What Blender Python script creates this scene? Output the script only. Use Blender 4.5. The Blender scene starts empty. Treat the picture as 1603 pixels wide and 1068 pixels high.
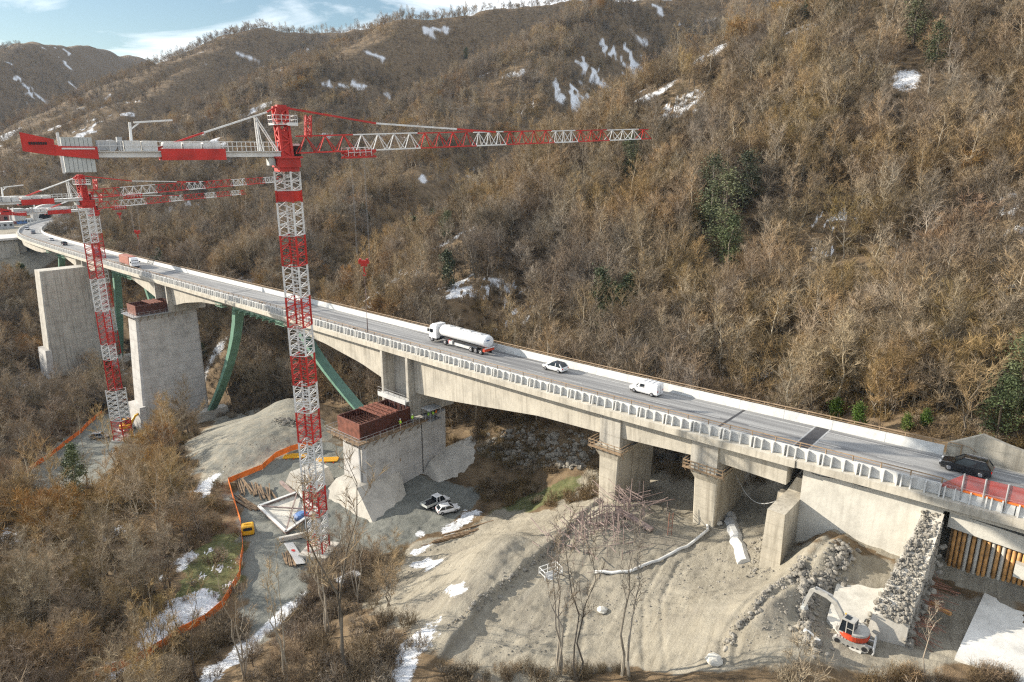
import bpy, math, random
import numpy as np
from mathutils import Vector, Matrix
R = math.radians
scene = bpy.context.scene
col = scene.collection

# ------------------------------------------------------------------ camera, sky, sun, exposure
PITCH = R(15.5)
cam_d = bpy.data.cameras.new("camera"); cam = bpy.data.objects.new("camera", cam_d); col.objects.link(cam)
cam_d.sensor_width = 36.0; cam_d.lens = 36.0 * 1069.0 / 1603.0
cam_d.clip_start = 0.5; cam_d.clip_end = 20000
cam.location = (0, 0, 0); cam.rotation_euler = (R(90) - PITCH, 0, 0)
scene.camera = cam
SUN_AZ, SUN_EL = R(-74), R(20.5)          # azimuth from the view direction (+Y), positive to the right
world = bpy.data.worlds.new("World"); scene.world = world; world.use_nodes = True
wn = world.node_tree.nodes; wl = world.node_tree.links
for n in list(wn): wn.remove(n)
w_out = wn.new('ShaderNodeOutputWorld'); w_bg = wn.new('ShaderNodeBackground')
sky = wn.new('ShaderNodeTexSky'); sky.sky_type = 'NISHITA'; sky.sun_disc = False
sky.sun_elevation = SUN_EL; sky.sun_rotation = SUN_AZ
sky.air_density = 1.25; sky.dust_density = 0.3; sky.ozone_density = 2.2; sky.altitude = 500
w_bg.inputs['Strength'].default_value = 0.07
tc = wn.new('ShaderNodeTexCoord'); mp = wn.new('ShaderNodeMapping')
mp.inputs['Scale'].default_value = (1.6, 1.6, 7.0); mp.inputs['Rotation'].default_value = (0, R(-10), R(25))
nz = wn.new('ShaderNodeTexNoise'); nz.inputs['Scale'].default_value = 1.7; nz.inputs['Detail'].default_value = 9; nz.inputs['Roughness'].default_value = 0.58
nz.inputs['Distortion'].default_value = 0.6
rp = wn.new('ShaderNodeValToRGB'); rp.color_ramp.elements[0].position = 0.42; rp.color_ramp.elements[1].position = 0.58
mx = wn.new('ShaderNodeMix'); mx.data_type = 'RGBA'; mx.inputs['B'].default_value = (15, 15.3, 15.6, 1)
mm = wn.new('ShaderNodeMath'); mm.operation = 'MULTIPLY'; mm.inputs[1].default_value = 0.85
wl.new(tc.outputs['Generated'], mp.inputs['Vector']); wl.new(mp.outputs['Vector'], nz.inputs['Vector'])
wl.new(nz.outputs['Fac'], rp.inputs['Fac']); wl.new(rp.outputs['Color'], mm.inputs[0]); wl.new(mm.outputs[0], mx.inputs['Factor'])
wl.new(sky.outputs['Color'], mx.inputs['A']); wl.new(mx.outputs['Result'], w_bg.inputs['Color']); wl.new(w_bg.outputs[0], w_out.inputs['Surface'])
sun_d = bpy.data.lights.new("sun", 'SUN'); sun_d.energy = 5.0; sun_d.angle = R(0.5); sun_d.color = (1.0, 0.91, 0.77)
sun = bpy.data.objects.new("sun", sun_d); col.objects.link(sun)
sdir = Vector((math.sin(SUN_AZ) * math.cos(SUN_EL), math.cos(SUN_AZ) * math.cos(SUN_EL), math.sin(SUN_EL)))
sun.rotation_euler = sdir.to_track_quat('Z', 'Y').to_euler()
vs = scene.view_settings; vs.view_transform = 'Standard'; vs.look = 'None'; vs.exposure = 0.8; vs.gamma = 1; vs.use_curve_mapping = False
scene.cycles.max_bounces = 5; scene.cycles.diffuse_bounces = 1; scene.cycles.glossy_bounces = 2; scene.cycles.transparent_max_bounces = 8
scene.cycles.volume_bounces = 0
scene.cycles.use_denoising = False; scene.cycles.use_adaptive_sampling = False; scene.cycles.filter_width = 1.25; scene.cycles.sample_clamp_indirect = 4.0

# ------------------------------------------------------------------ helpers
AZ = R(-48.5); GRADE = -0.02; DECK = -33.0
DV = np.array([math.sin(AZ), math.cos(AZ)]); NV = np.array([math.cos(AZ), -math.sin(AZ)])
def W(s, n, z=0.0):                       # bridge frame (along, across) -> world
    return Vector((DV[0]*s + NV[0]*n, DV[1]*s + NV[1]*n, z))
def sn(x, y): return DV[0]*x + DV[1]*y, NV[0]*x + NV[1]*y
F, PW, PH = 1069.0, 1603, 1068
CP, SP = math.cos(PITCH), math.sin(PITCH)
def ray(px, py):
    a = (px - PW/2)/F; b = -(py - PH/2)/F
    return np.array([a, CP + b*SP, -SP + b*CP])
def atY(px, py, Y):
    r = ray(px, py); return r*(Y/r[1])
def atZ(px, py, z):
    r = ray(px, py); return r*(z/r[2])

def hash2(ix, iy, seed):
    h = (ix.astype(np.int64)*374761393 + iy.astype(np.int64)*668265263 + seed*974634277) & 0x7fffffff
    h = ((h ^ (h >> 13))*1274126177) & 0x7fffffff
    return ((h ^ (h >> 16)) & 0xffff)/65535.0
def vnoise(x, y, seed=0):
    ix, iy = np.floor(x), np.floor(y); fx, fy = x-ix, y-iy
    u, v = fx*fx*(3-2*fx), fy*fy*(3-2*fy)
    a, b = hash2(ix, iy, seed), hash2(ix+1, iy, seed); c, d = hash2(ix, iy+1, seed), hash2(ix+1, iy+1, seed)
    return (a*(1-u)+b*u)*(1-v) + (c*(1-u)+d*u)*v - 0.5
def fbm(x, y, octv=4, seed=0):
    t = np.zeros_like(x, dtype=float); a = 1.0
    for k in range(octv):
        t += a*vnoise(x, y, seed+k*17); x = x*2.03+3.1; y = y*2.03+1.7; a *= 0.5
    return t

class MB:
    def __init__(self): self.v = []; self.f = []
    def add(self, vs, fs):
        o = len(self.v); self.v += [tuple(p) for p in vs]; self.f += [tuple(i+o for i in f) for f in fs]; return self
    def box(self, c, s, m=None):
        x, y, z = s[0]/2, s[1]/2, s[2]/2
        p = [Vector(q) for q in ((-x,-y,-z),(x,-y,-z),(x,y,-z),(-x,y,-z),(-x,-y,z),(x,-y,z),(x,y,z),(-x,y,z))]
        if m is not None: p = [m @ q for q in p]
        c = Vector(c); return self.add([q+c for q in p], [(3,2,1,0),(4,5,6,7),(0,1,5,4),(1,2,6,5),(2,3,7,6),(3,0,4,7)])
    def hexa(self, lo, hi):               # two rings of n points
        n = len(lo); f = [tuple(range(n-1,-1,-1)), tuple(range(n,2*n))]
        f += [(i,(i+1)%n,n+(i+1)%n,n+i) for i in range(n)]
        return self.add(list(lo)+list(hi), f)
    def snbox(self, s0, s1, n0, n1, z0, z1):
        q = [(s0,n0),(s1,n0),(s1,n1),(s0,n1)]
        return self.hexa([W(a,b,z0) for a,b in q], [W(a,b,z1) for a,b in q])
    def beam(self, p, q, w, h=None):
        p, q = Vector(p), Vector(q); d = q-p
        if d.length < 1e-6: return self
        h = h or w; d.normalize(); u = d.cross(Vector((0,0,1)))
        if u.length < 1e-3: u = Vector((1,0,0))
        u.normalize(); v = u.cross(d); u = u*(w/2); v = v*(h/2)
        return self.hexa([p-u-v,p+u-v,p+u+v,p-u+v],[q-u-v,q+u-v,q+u+v,q-u+v])
    def tube(self, pts, rad, n=8, cap=True):
        pts = [Vector(p) for p in pts]; o = len(self.v); m = len(pts)
        if not hasattr(rad, '__len__'): rad = [rad]*m
        ref = Vector((0.31,0.17,0.93))
        for i, p in enumerate(pts):
            d = (pts[min(i+1,m-1)]-pts[max(i-1,0)]).normalized()
            u = d.cross(ref)
            if u.length < 1e-3: u = d.cross(Vector((1,0,0)))
            u.normalize(); w = d.cross(u)
            for k in range(n):
                a = 2*math.pi*k/n; self.v.append(tuple(p+(u*math.cos(a)+w*math.sin(a))*rad[i]))
        for i in range(m-1):
            for k in range(n): self.f.append((o+i*n+k, o+i*n+(k+1)%n, o+(i+1)*n+(k+1)%n, o+(i+1)*n+k))
        if cap: self.f += [tuple(o+k for k in range(n-1,-1,-1)), tuple(o+(m-1)*n+k for k in range(n))]
        return self
    def loft(self, rings, cap=True):
        o = len(self.v); n = len(rings[0])
        for r in rings: self.v += [tuple(p) for p in r]
        for i in range(len(rings)-1):
            for k in range(n): self.f.append((o+i*n+k, o+i*n+(k+1)%n, o+(i+1)*n+(k+1)%n, o+(i+1)*n+k))
        if cap: self.f += [tuple(o+k for k in range(n-1,-1,-1)), tuple(o+(len(rings)-1)*n+k for k in range(n))]
        return self
    def build(self, name, m, parent=None, smooth=False, bevel=0, loc=None):
        me = bpy.data.meshes.new(name); me.from_pydata(self.v, [], self.f); me.update()
        if smooth: me.polygons.foreach_set('use_smooth', [True]*len(me.polygons))
        if isinstance(m, (list, tuple)):
            for q in m: me.materials.append(q)
        else: me.materials.append(m)
        o = bpy.data.objects.new(name, me); col.objects.link(o)
        if parent is not None: o.parent = parent
        if loc is not None: o.location = loc
        if bevel:
            b = o.modifiers.new('bevel', 'BEVEL'); b.width = bevel; b.segments = 2; b.limit_method = 'ANGLE'
        return o
def tag(o, label=None, cat=None, group=None, kind=None):
    if label: o['label'] = label
    if cat: o['category'] = cat
    if group: o['group'] = group
    if kind: o['kind'] = kind
    return o
def thing(name, label, cat, loc=(0,0,0), rz=0.0, group=None):
    o = bpy.data.objects.new(name, None); col.objects.link(o); o.location = loc; o.rotation_euler = (0,0,rz)
    o.empty_display_size = 0.5
    return tag(o, label, cat, group)
kids = {}
def copy_tree(o, parent=None, label=None):
    c = o.copy(); col.objects.link(c)
    if parent is not None: c.parent = parent
    if label: c['label'] = label
    for ch in [q for q in bpy.data.objects if q.parent == o]: copy_tree(ch, c)
    return c

# ------------------------------------------------------------------ materials
def nodes_of(name):
    m = bpy.data.materials.new(name); m.use_nodes = True; t = m.node_tree
    return m, t.nodes, t.links, t.nodes['Principled BSDF']
def ramp(nd, stops):
    r = nd.new('ShaderNodeValToRGB'); e = r.color_ramp.elements
    while len(e) < len(stops): e.new(0.5)
    for q, (p, c) in zip(e, stops): q.position = p; q.color = (c[0], c[1], c[2], 1)
    return r
def mat(name, c, rough=0.6, metal=0.0, var=0.12, scale=0.8, dirt=0.0, dirt_col=(0.12,0.10,0.08), bump=0.0, stretch=(1,1,1), emit=None, coat=0.0):
    m, nd, lk, b = nodes_of(name)
    b.inputs['Roughness'].default_value = rough; b.inputs['Metallic'].default_value = metal
    b.inputs['Coat Weight'].default_value = coat
    g = nd.new('ShaderNodeNewGeometry'); mpn = nd.new('ShaderNodeMapping'); mpn.inputs['Scale'].default_value = stretch
    lk.new(g.outputs['Position'], mpn.inputs['Vector'])
    n1 = nd.new('ShaderNodeTexNoise'); n1.inputs['Scale'].default_value = scale; n1.inputs['Detail'].default_value = 6
    lk.new(mpn.outputs[0], n1.inputs['Vector'])
    lo = [max(0,q*(1-var*2.2)) for q in c]; hi = [min(1,q*(1+var*1.6)) for q in c]
    r = ramp(nd, [(0.3, lo), (0.5, c), (0.72, hi)]); lk.new(n1.outputs['Fac'], r.inputs['Fac'])
    last = r.outputs['Color']
    if dirt:
        n2 = nd.new('ShaderNodeTexNoise'); n2.inputs['Scale'].default_value = scale*2.7; n2.inputs['Detail'].default_value = 8; n2.inputs['Roughness'].default_value = 0.7
        lk.new(mpn.outputs[0], n2.inputs['Vector'])
        r2 = ramp(nd, [(0.5, (0,0,0)), (0.75, (dirt,)*3)]); lk.new(n2.outputs['Fac'], r2.inputs['Fac'])
        x = nd.new('ShaderNodeMix'); x.data_type = 'RGBA'; x.inputs['B'].default_value = (*dirt_col, 1)
        lk.new(r2.outputs['Color'], x.inputs['Factor']); lk.new(last, x.inputs['A']); last = x.outputs['Result']
    lk.new(last, b.inputs['Base Color'])
    if bump:
        bp = nd.new('ShaderNodeBump'); bp.inputs['Strength'].default_value = 0.6; bp.inputs['Distance'].default_value = bump
        n3 = nd.new('ShaderNodeTexNoise'); n3.inputs['Scale'].default_value = scale*5; n3.inputs['Detail'].default_value = 6
        lk.new(g.outputs['Position'], n3.inputs['Vector']); lk.new(n3.outputs['Fac'], bp.inputs['Height']); lk.new(bp.outputs[0], b.inputs['Normal'])
    return m
def concrete(name, c, lift=2.4, stain=0.8, lines=True):
    # board-marked concrete: horizontal pour joints, run-down streaks and patchy staining
    m, nd, lk, b = nodes_of(name); b.inputs['Roughness'].default_value = 0.85
    g = nd.new('ShaderNodeNewGeometry'); sep = nd.new('ShaderNodeSeparateXYZ'); lk.new(g.outputs['Position'], sep.inputs[0])
    n1 = nd.new('ShaderNodeTexNoise'); n1.inputs['Scale'].default_value = 0.35; n1.inputs['Detail'].default_value = 8; n1.inputs['Roughness'].default_value = 0.65
    lk.new(g.outputs['Position'], n1.inputs['Vector'])
    r1 = ramp(nd, [(0.3, [q*0.72 for q in c]), (0.52, c), (0.75, [min(1,q*1.16) for q in c])]); lk.new(n1.outputs['Fac'], r1.inputs['Fac'])
    mpn = nd.new('ShaderNodeMapping'); mpn.inputs['Scale'].default_value = (2.2, 2.2, 0.10); lk.new(g.outputs['Position'], mpn.inputs['Vector'])
    n2 = nd.new('ShaderNodeTexNoise'); n2.inputs['Scale'].default_value = 1.0; n2.inputs['Detail'].default_value = 6; lk.new(mpn.outputs[0], n2.inputs['Vector'])
    r2 = ramp(nd, [(0.47, (0,0,0)), (0.70, (stain*0.75,)*3)]); lk.new(n2.outputs['Fac'], r2.inputs['Fac'])
    x = nd.new('ShaderNodeMix'); x.data_type = 'RGBA'; x.inputs['B'].default_value = (c[0]*0.38, c[1]*0.36, c[2]*0.33, 1)
    lk.new(r2.outputs['Color'], x.inputs['Factor']); lk.new(r1.outputs['Color'], x.inputs['A'])
    last = x.outputs['Result']
    if lines:
        d = nd.new('ShaderNodeMath'); d.operation = 'DIVIDE'; d.inputs[1].default_value = lift; lk.new(sep.outputs['Z'], d.inputs[0])
        fr = nd.new('ShaderNodeMath'); fr.operation = 'FRACT'; lk.new(d.outputs[0], fr.inputs[0])
        r3 = ramp(nd, [(0.0, (0.65,)*3), (0.035, (0.0,)*3), (0.5, (0,)*3), (0.9, (0.0,)*3), (1.0, (0.25,)*3)]); lk.new(fr.outputs[0], r3.inputs['Fac'])
        x2 = nd.new('ShaderNodeMix'); x2.data_type = 'RGBA'; x2.inputs['B'].default_value = (c[0]*0.5, c[1]*0.48, c[2]*0.45, 1)
        lk.new(r3.outputs['Color'], x2.inputs['Factor']); lk.new(last, x2.inputs['A']); last = x2.outputs['Result']
    lk.new(last, b.inputs['Base Color'])
    bp = nd.new('ShaderNodeBump'); bp.inputs['Strength'].default_value = 0.35; bp.inputs['Distance'].default_value = 0.06
    n3 = nd.new('ShaderNodeTexNoise'); n3.inputs['Scale'].default_value = 3.0; n3.inputs['Detail'].default_value = 6
    lk.new(g.outputs['Position'], n3.inputs['Vector']); lk.new(n3.outputs['Fac'], bp.inputs['Height']); lk.new(bp.outputs[0], b.inputs['Normal'])
    return m
def plant_mat(name, c1, c2, c3, rough=0.8):
    # one colour per plant, drawn from the object or instance random
    m, nd, lk, b = nodes_of(name); b.inputs['Roughness'].default_value = rough; b.inputs['Specular IOR Level'].default_value = 0.2
    oi = nd.new('ShaderNodeObjectInfo'); r = ramp(nd, [(0.0, c1), (0.5, c2), (1.0, c3)]); lk.new(oi.outputs['Random'], r.inputs['Fac'])
    g = nd.new('ShaderNodeNewGeometry'); n1 = nd.new('ShaderNodeTexNoise'); n1.inputs['Scale'].default_value = 0.03; n1.inputs['Detail'].default_value = 3
    lk.new(g.outputs['Position'], n1.inputs['Vector'])
    hs = nd.new('ShaderNodeHueSaturation'); mr = nd.new('ShaderNodeMapRange'); mr.inputs['From Min'].default_value = 0.3; mr.inputs['From Max'].default_value = 0.7
    mr.inputs['To Min'].default_value = 0.75; mr.inputs['To Max'].default_value = 1.25
    lk.new(n1.outputs['Fac'], mr.inputs['Value']); lk.new(mr.outputs[0], hs.inputs['Value']); lk.new(r.outputs['Color'], hs.inputs['Color'])
    n2 = nd.new('ShaderNodeTexNoise'); n2.inputs['Scale'].default_value = 0.055; n2.inputs['Detail'].default_value = 3; lk.new(g.outputs['Position'], n2.inputs['Vector'])
    for sock, a, c in (('Hue', .492, .508), ('Saturation', .80, 1.25)):
        q = nd.new('ShaderNodeMapRange'); q.inputs['From Min'].default_value = .35; q.inputs['From Max'].default_value = .65; q.inputs['To Min'].default_value = a; q.inputs['To Max'].default_value = c
        lk.new(n2.outputs['Fac'] if sock == 'Hue' else n1.outputs['Fac'], q.inputs['Value']); lk.new(q.outputs[0], hs.inputs[sock])
    lk.new(hs.outputs[0], b.inputs['Base Color'])
    return m
def asphalt_mat():
    # worn asphalt: pale centre strips and darker wheel tracks that run along the lanes
    m, nd, lk, b = nodes_of('asphalt'); b.inputs['Roughness'].default_value = 0.85
    g = nd.new('ShaderNodeNewGeometry'); mpn = nd.new('ShaderNodeMapping'); mpn.vector_type = 'TEXTURE'; mpn.inputs['Rotation'].default_value = (0,0,math.atan2(DV[1],DV[0])); mpn.inputs['Scale'].default_value = (34,.9,1)
    lk.new(g.outputs['Position'], mpn.inputs['Vector'])
    n1 = nd.new('ShaderNodeTexNoise'); n1.inputs['Scale'].default_value = 1.0; n1.inputs['Detail'].default_value = 5; lk.new(mpn.outputs[0], n1.inputs['Vector'])
    r = ramp(nd, [(0.32,(0.12,0.12,0.125)),(0.48,(0.21,0.21,0.21)),(0.66,(0.31,0.31,0.305))]); lk.new(n1.outputs['Fac'], r.inputs['Fac'])
    n2 = nd.new('ShaderNodeTexNoise'); n2.inputs['Scale'].default_value = 9; n2.inputs['Detail'].default_value = 4; lk.new(g.outputs['Position'], n2.inputs['Vector'])
    r2 = ramp(nd, [(0.3,(0.8,)*3),(0.7,(1.15,)*3)]); lk.new(n2.outputs['Fac'], r2.inputs['Fac']); x = nd.new('ShaderNodeMix'); x.data_type = 'RGBA'; x.blend_type = 'MULTIPLY'; x.inputs['Factor'].default_value = 1
    lk.new(r.outputs['Color'], x.inputs['A']); lk.new(r2.outputs['Color'], x.inputs['B']); lk.new(x.outputs['Result'], b.inputs['Base Color']); return m
M = dict(
    slab=concrete('bright_slab_concrete', (0.66,0.65,0.61), 30, 0.15, False),
    arm=mat('dusty_white_arm', (0.38,0.37,0.34), 0.6, var=0.1, dirt=0.5, dirt_col=(0.33,0.30,0.25), scale=2),
    conc=concrete('concrete', (0.51,0.48,0.42)), conc_new=concrete('new_concrete', (0.56,0.54,0.51), 3.0, 0.25),
    conc_old=concrete('old_concrete', (0.50,0.455,0.37), 1.5, 0.7), conc_foot=concrete('footing_concrete', (0.52,0.49,0.43), 40, 0.3, False),
    conc_deck=concrete('deck_concrete', (0.54,0.50,0.42), 30, 0.6, False), conc_pale=concrete('pale_concrete', (0.58,0.555,0.49), 30, 0.25, False),
    white=mat('white_paint', (0.64,0.64,0.62), 0.6, dirt=0.55, dirt_col=(0.3,0.28,0.25), scale=0.6, var=0.05), red=mat('red_paint', (0.52,0.03,0.022), 0.5, var=0.14, dirt=0.4, dirt_col=(0.30,0.07,0.05), scale=.5),
    crane_white=mat('white_crane_paint', (0.74,0.74,0.72), 0.5, var=0.06, dirt=0.35, dirt_col=(0.42,0.36,0.28), scale=.5),
    grey_block=mat('ballast_concrete', (0.50,0.52,0.50), 0.8, var=0.06, dirt=0.15), dark=mat('dark_rubber', (0.02,0.02,0.022), 0.7),
    glass=mat('dark_glass', (0.015,0.02,0.025), 0.08, var=0.02), chrome=mat('alloy', (0.55,0.55,0.57), 0.3, 0.8),
    asphalt=asphalt_mat(),
    line=mat('road_marking', (0.42,0.42,0.41), 0.7, dirt=0.55, dirt_col=(0.2,0.2,0.2)),
    rail=mat('rusty_rail', (0.34,0.24,0.15), 0.6, var=0.15, scale=2), steel=mat('galvanised_steel', (0.42,0.43,0.44), 0.45, 0.4, var=0.1),
    green=mat('green_steel', (0.15,0.29,0.21), 0.5, var=0.10, dirt=0.25, scale=0.5), green_pale=mat('pale_green_steel', (0.30,0.48,0.36), 0.5, var=0.12, dirt=0.3, scale=0.6),
    form=mat('formwork_steel', (0.075,0.024,0.017), 0.55, var=0.2, scale=1.2, dirt=0.4, dirt_col=(0.09,0.04,0.03)), formlight=mat('orange_formwork_steel', (0.21,0.075,0.048), 0.6, var=0.2, scale=1.2),  # one red formwork steel, its sunlit end and shaded sides put into the colour
    rebar=mat('rusty_rebar', (0.27,0.13,0.09), 0.8, var=0.2, scale=3), rust=mat('rusty_pile', (0.52,0.27,0.09), 0.8, var=0.25, scale=1.3, dirt=0.3, dirt_col=(0.5,0.42,0.32)),
    pinksteel=mat('faded_red_steel', (0.285,0.215,0.195), 0.7, var=0.2, scale=1.2), timber=mat('weathered_timber', (0.22,0.15,0.09), 0.9, var=0.25, scale=2),
    orange=mat('orange_net', (0.85,0.20,0.03), 0.7, var=0.12), yellow=mat('yellow_paint', (0.80,0.42,0.02), 0.45, var=0.05), 
    carwhite=mat('white_car_paint', (0.80,0.80,0.80), 0.25, var=0.02, coat=0.6), carblack=mat('black_car_paint', (0.008,0.009,0.012), 0.2, var=0.02, coat=0.8),
    cargrey=mat('grey_car_paint', (0.16,0.18,0.21), 0.25, var=0.02, coat=0.6), tarp=mat('brick_red_tarpaulin', (0.36,0.13,0.09), 0.6),
    tank=mat('white_tank', (0.78,0.79,0.80), 0.3, var=0.03, dirt=0.12), lampred=mat('red_lens', (0.5,0.02,0.015), 0.3), lampwhite=mat('clear_lens', (0.75,0.75,0.75), 0.2),
    orangered=mat('orange_red_panel', (0.55,0.06,0.02), 0.5, dirt=.35, scale=2), hivis=mat('lime_hivis', (0.45,0.75,0.08), 0.7), hivis_o=mat('orange_hivis', (0.85,0.22,0.05), 0.7),
    skin=mat('skin', (0.45,0.28,0.2), 0.6), bluetarp=mat('blue_sheet', (0.08,0.16,0.34), 0.5, var=0.3, scale=1.5), brick=mat('brick_red_cladding', (0.30,0.12,0.10), 0.7),
    snow=mat('snow', (0.80,0.83,0.88), 0.6, var=0.04, bump=0.05, scale=1), rock=mat('rock', (0.25,0.23,0.195), 0.95, var=0.25, scale=1.5, bump=0.1),
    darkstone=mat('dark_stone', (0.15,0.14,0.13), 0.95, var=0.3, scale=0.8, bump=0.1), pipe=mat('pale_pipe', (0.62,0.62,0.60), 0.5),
    bark=plant_mat('bark', (0.10,0.08,0.06), (0.17,0.145,0.115), (0.24,0.21,0.17)),
    bark_pale=plant_mat('pale_bark', (0.30,0.26,0.20), (0.36,0.31,0.24), (0.42,0.37,0.29)),
    twig=plant_mat('twigs', (0.23,0.17,0.105), (0.32,0.24,0.15), (0.37,0.27,0.16)),
    twig_grey=plant_mat('grey_twigs', (0.22,0.175,0.13), (0.30,0.245,0.18), (0.37,0.305,0.225)),
    brush=plant_mat('brush', (0.13,0.095,0.06), (0.18,0.135,0.08), (0.19,0.14,0.075)),
    russet=plant_mat('russet_leaves', (0.27,0.17,0.09), (0.31,0.20,0.10), (0.29,0.21,0.11)),
    ever=plant_mat('evergreen_leaves', (0.065,0.08,0.04), (0.09,0.11,0.055), (0.12,0.13,0.07), 0.6),
    bushgreen=plant_mat('bright_green_leaves', (0.055,0.085,0.03), (0.07,0.105,0.035), (0.085,0.11,0.04), 0.5),
)
# ------------------------------------------------------------------ bridge alignment (used by the terrain too)
_PP = np.array([(-60,80.6),(0,80.6),(50,80.8),(100,82.6),(150,85.0),(212,87.6),(300,91.8),(390,97.6),(435,104),(470,115),(500,131),(525,152),(548,178)], float)
def _catmull(P, n=24):
    out = []
    for i in range(len(P)-1):
        p0, p1, p2, p3 = P[max(i-1,0)], P[i], P[i+1], P[min(i+2,len(P)-1)]
        for k in range(n):
            t = k/n; out.append(0.5*((2*p1)+(-p0+p2)*t+(2*p0-5*p1+4*p2-p3)*t*t+(-p0+3*p1-3*p2+p3)*t**3))
    out.append(P[-1]); return np.array(out)
PATH = _catmull(_PP)
_seg = np.linalg.norm(np.diff(PATH, axis=0), axis=1); _cum = np.concatenate([[0], np.cumsum(_seg)])
def path_at(s):                            # by the along coordinate s
    i = int(np.clip(np.searchsorted(PATH[:,0], s)-1, 0, len(PATH)-2)); a, b = PATH[i], PATH[i+1]
    t = (s-a[0])/(b[0]-a[0]); p = a+(b-a)*t; d = (b-a)/np.linalg.norm(b-a)
    return p, d, np.array([-d[1], d[0]])
def zdeck(s): return DECK + GRADE*min(s, 440)
def BP(s, o, dz=0.0):                      # point on the bridge: along s, offset o from the centre line (+ is the far side)
    p, d, n = path_at(s); return W(p[0]+n[0]*o, p[1]+n[1]*o, zdeck(s)+dz)
def center_n(s): return np.interp(s, PATH[:,0], PATH[:,1])

# ------------------------------------------------------------------ terrain height
_C = [(15,70,-43.2),(10,70,-43.4),(12,60,-43.2),(4,65,-43),(-8,65,-42.5),(18,66,-43.8),(23,72,-45.5),(20,60,-43.7),(14,55,-43),
 (34,82,-47.3),(36,74,-47.6),(48,80,-49.6),(48,71,-49.4),(40,62,-49.2),(36,54,-49.2),(40,44,-49.6),(28,52,-47.6),(18,45,-45),(10,48,-43.6),(28,66,-47.4),
 (0,56,-42),(5,42,-42.5),(20,30,-46),(30,38,-48.8),(54,60,-50.6),(56,50,-51.8),(50,68,-50.6),(60,68,-55),(66,62,-57.5),(66,74,-57.8),(73,82,-58.5),
 (80,66,-60),(90,45,-60.2),(97,50,-60.2),(105,60,-60.2),(116,55,-60.6),(88,72,-59.8),(94,90,-58),(85,55,-60),(74,50,-59.6),(66,46,-57.5),
 (83,30,-61.5),(75,36,-60.6),(60,36,-54.5),(50,33,-51.5),(82,18,-62),(100,30,-62.5),(60,12,-57),(42,12,-52),(20,0,-47),(0,0,-46),(112,10,-64),(125,30,-64),
 (130,70,-60.5),(142,80,-60),(152,65,-64),(132,48,-63.5),(206,60,-80),(206,76,-81),(195,40,-79),(225,62,-80.5),(182,62,-76),(165,50,-71),(160,30,-71),(150,10,-70),(200,15,-77),
 (250,62,-82.5),(290,70,-83),(300,92,-81),(250,100,-78),(205,98,-79),(340,76,-77),(380,80,-67),(410,85,-59),(432,90,-51),(470,95,-47),(520,120,-46),(560,165,-44),(500,60,-50),(450,40,-58),(380,30,-72),(300,20,-80),(250,0,-79),
 (30,97,-40),(18,93,-35),(0,93,-33.5),(-25,93,-32.5),(46,97,-45.5),(60,98,-47.5),(75,98,-50),(92,102,-54),(112,107,-58),(142,108,-64),(172,112,-68),(330,112,-62),(380,117,-52),(420,125,-46),
 (30,112,-35),(0,115,-25),(60,120,-39),(92,126,-45),(125,132,-52),(170,135,-60),(-40,70,-42),(-40,40,-43),(-50,100,-30),(-60,0,-50),(0,-60,-52),(80,-40,-62),(200,-40,-76),(-100,-100,-50),(0,200,8),(-60,180,5),(-150,300,20),(600,400,-38),(600,600,-30),(500,800,-30),(800,300,-45),(900,0,-60),(300,600,-20),(100,600,0),(300,-60,-80),(480,0,-60)]
_G = [(1000,600,38),(960,500,0),(880,400,-32),(780,320,-52),(690,250,-59),(600,200,-62),(545,168,-64),(640,620,0),(590,460,-36),(520,360,-50),(440,290,-58),(395,262,-62),(300,500,-52),(230,640,-40),(330,800,-20),(460,980,20),(150,650,-40),(60,800,-25)]
_C = _C + [(*sn((a-PW/2)/F*Yq*.975, Yq), zq) for a, Yq, zq in _G]
_C = np.array(_C, float); _A = np.sqrt(((_C[:,None,:2]-_C[None,:,:2])**2).sum(-1)+49.0)
_m = _C[:,2].mean(); _w = np.linalg.solve(_A+0.15*np.eye(len(_C)), _C[:,2]-_m)
def base_h(s, n):
    sh = s.shape; s = s.ravel(); n = n.ravel(); out = np.empty_like(s)
    for i in range(0, len(s), 40000):
        a, b = s[i:i+40000, None], n[i:i+40000, None]
        out[i:i+40000] = np.sqrt((a-_C[:,0])**2+(b-_C[:,1])**2+49.0) @ _w
    return np.clip(out + _m, -95, 40).reshape(sh)
# spurs: crest lines as (pixel x, pixel y, distance along the view) -> world, flank slope
_SP = [
 (0.80, 15, [(1760,-130,240),(1480,-80,262),(1230,15,290),(1060,135,268),(950,245,243),(830,360,208),(710,462,172),(630,512,150)]),
 (0.62, 22, [(1500,-40,900),(1180,-30,860),(960,-4,780),(860,60,690),(770,140,595),(690,215,480),(610,285,365),(520,350,285),(455,405,236)]),
 (0.58, 26, [(900,-15,1050),(660,10,930),(600,75,830),(530,165,660),(455,250,510),(380,325,395),(320,390,322)]),
 (0.55, 30, [(640,20,1400),(535,36,1330),(420,30,1260),(335,62,1120),(235,128,920),(150,188,740),(80,240,600),(25,285,500)]),
 (0.55, 20, [(470,140,800),(400,215,640),(330,270,500),(240,322,420)]),
 (0.62, 30, [(300,92,2300),(205,88,2100),(130,76,1800),(60,70,1550),(-30,100,1250),(-120,150,1000),(-230,240,780)]),
]
_SPW = [(k, w, np.array([atY(*q) for q in pts])-np.array([0,0,(0,7,9,13,9,-8)[i]])) for i, (k, w, pts) in enumerate(_SP)]
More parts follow.
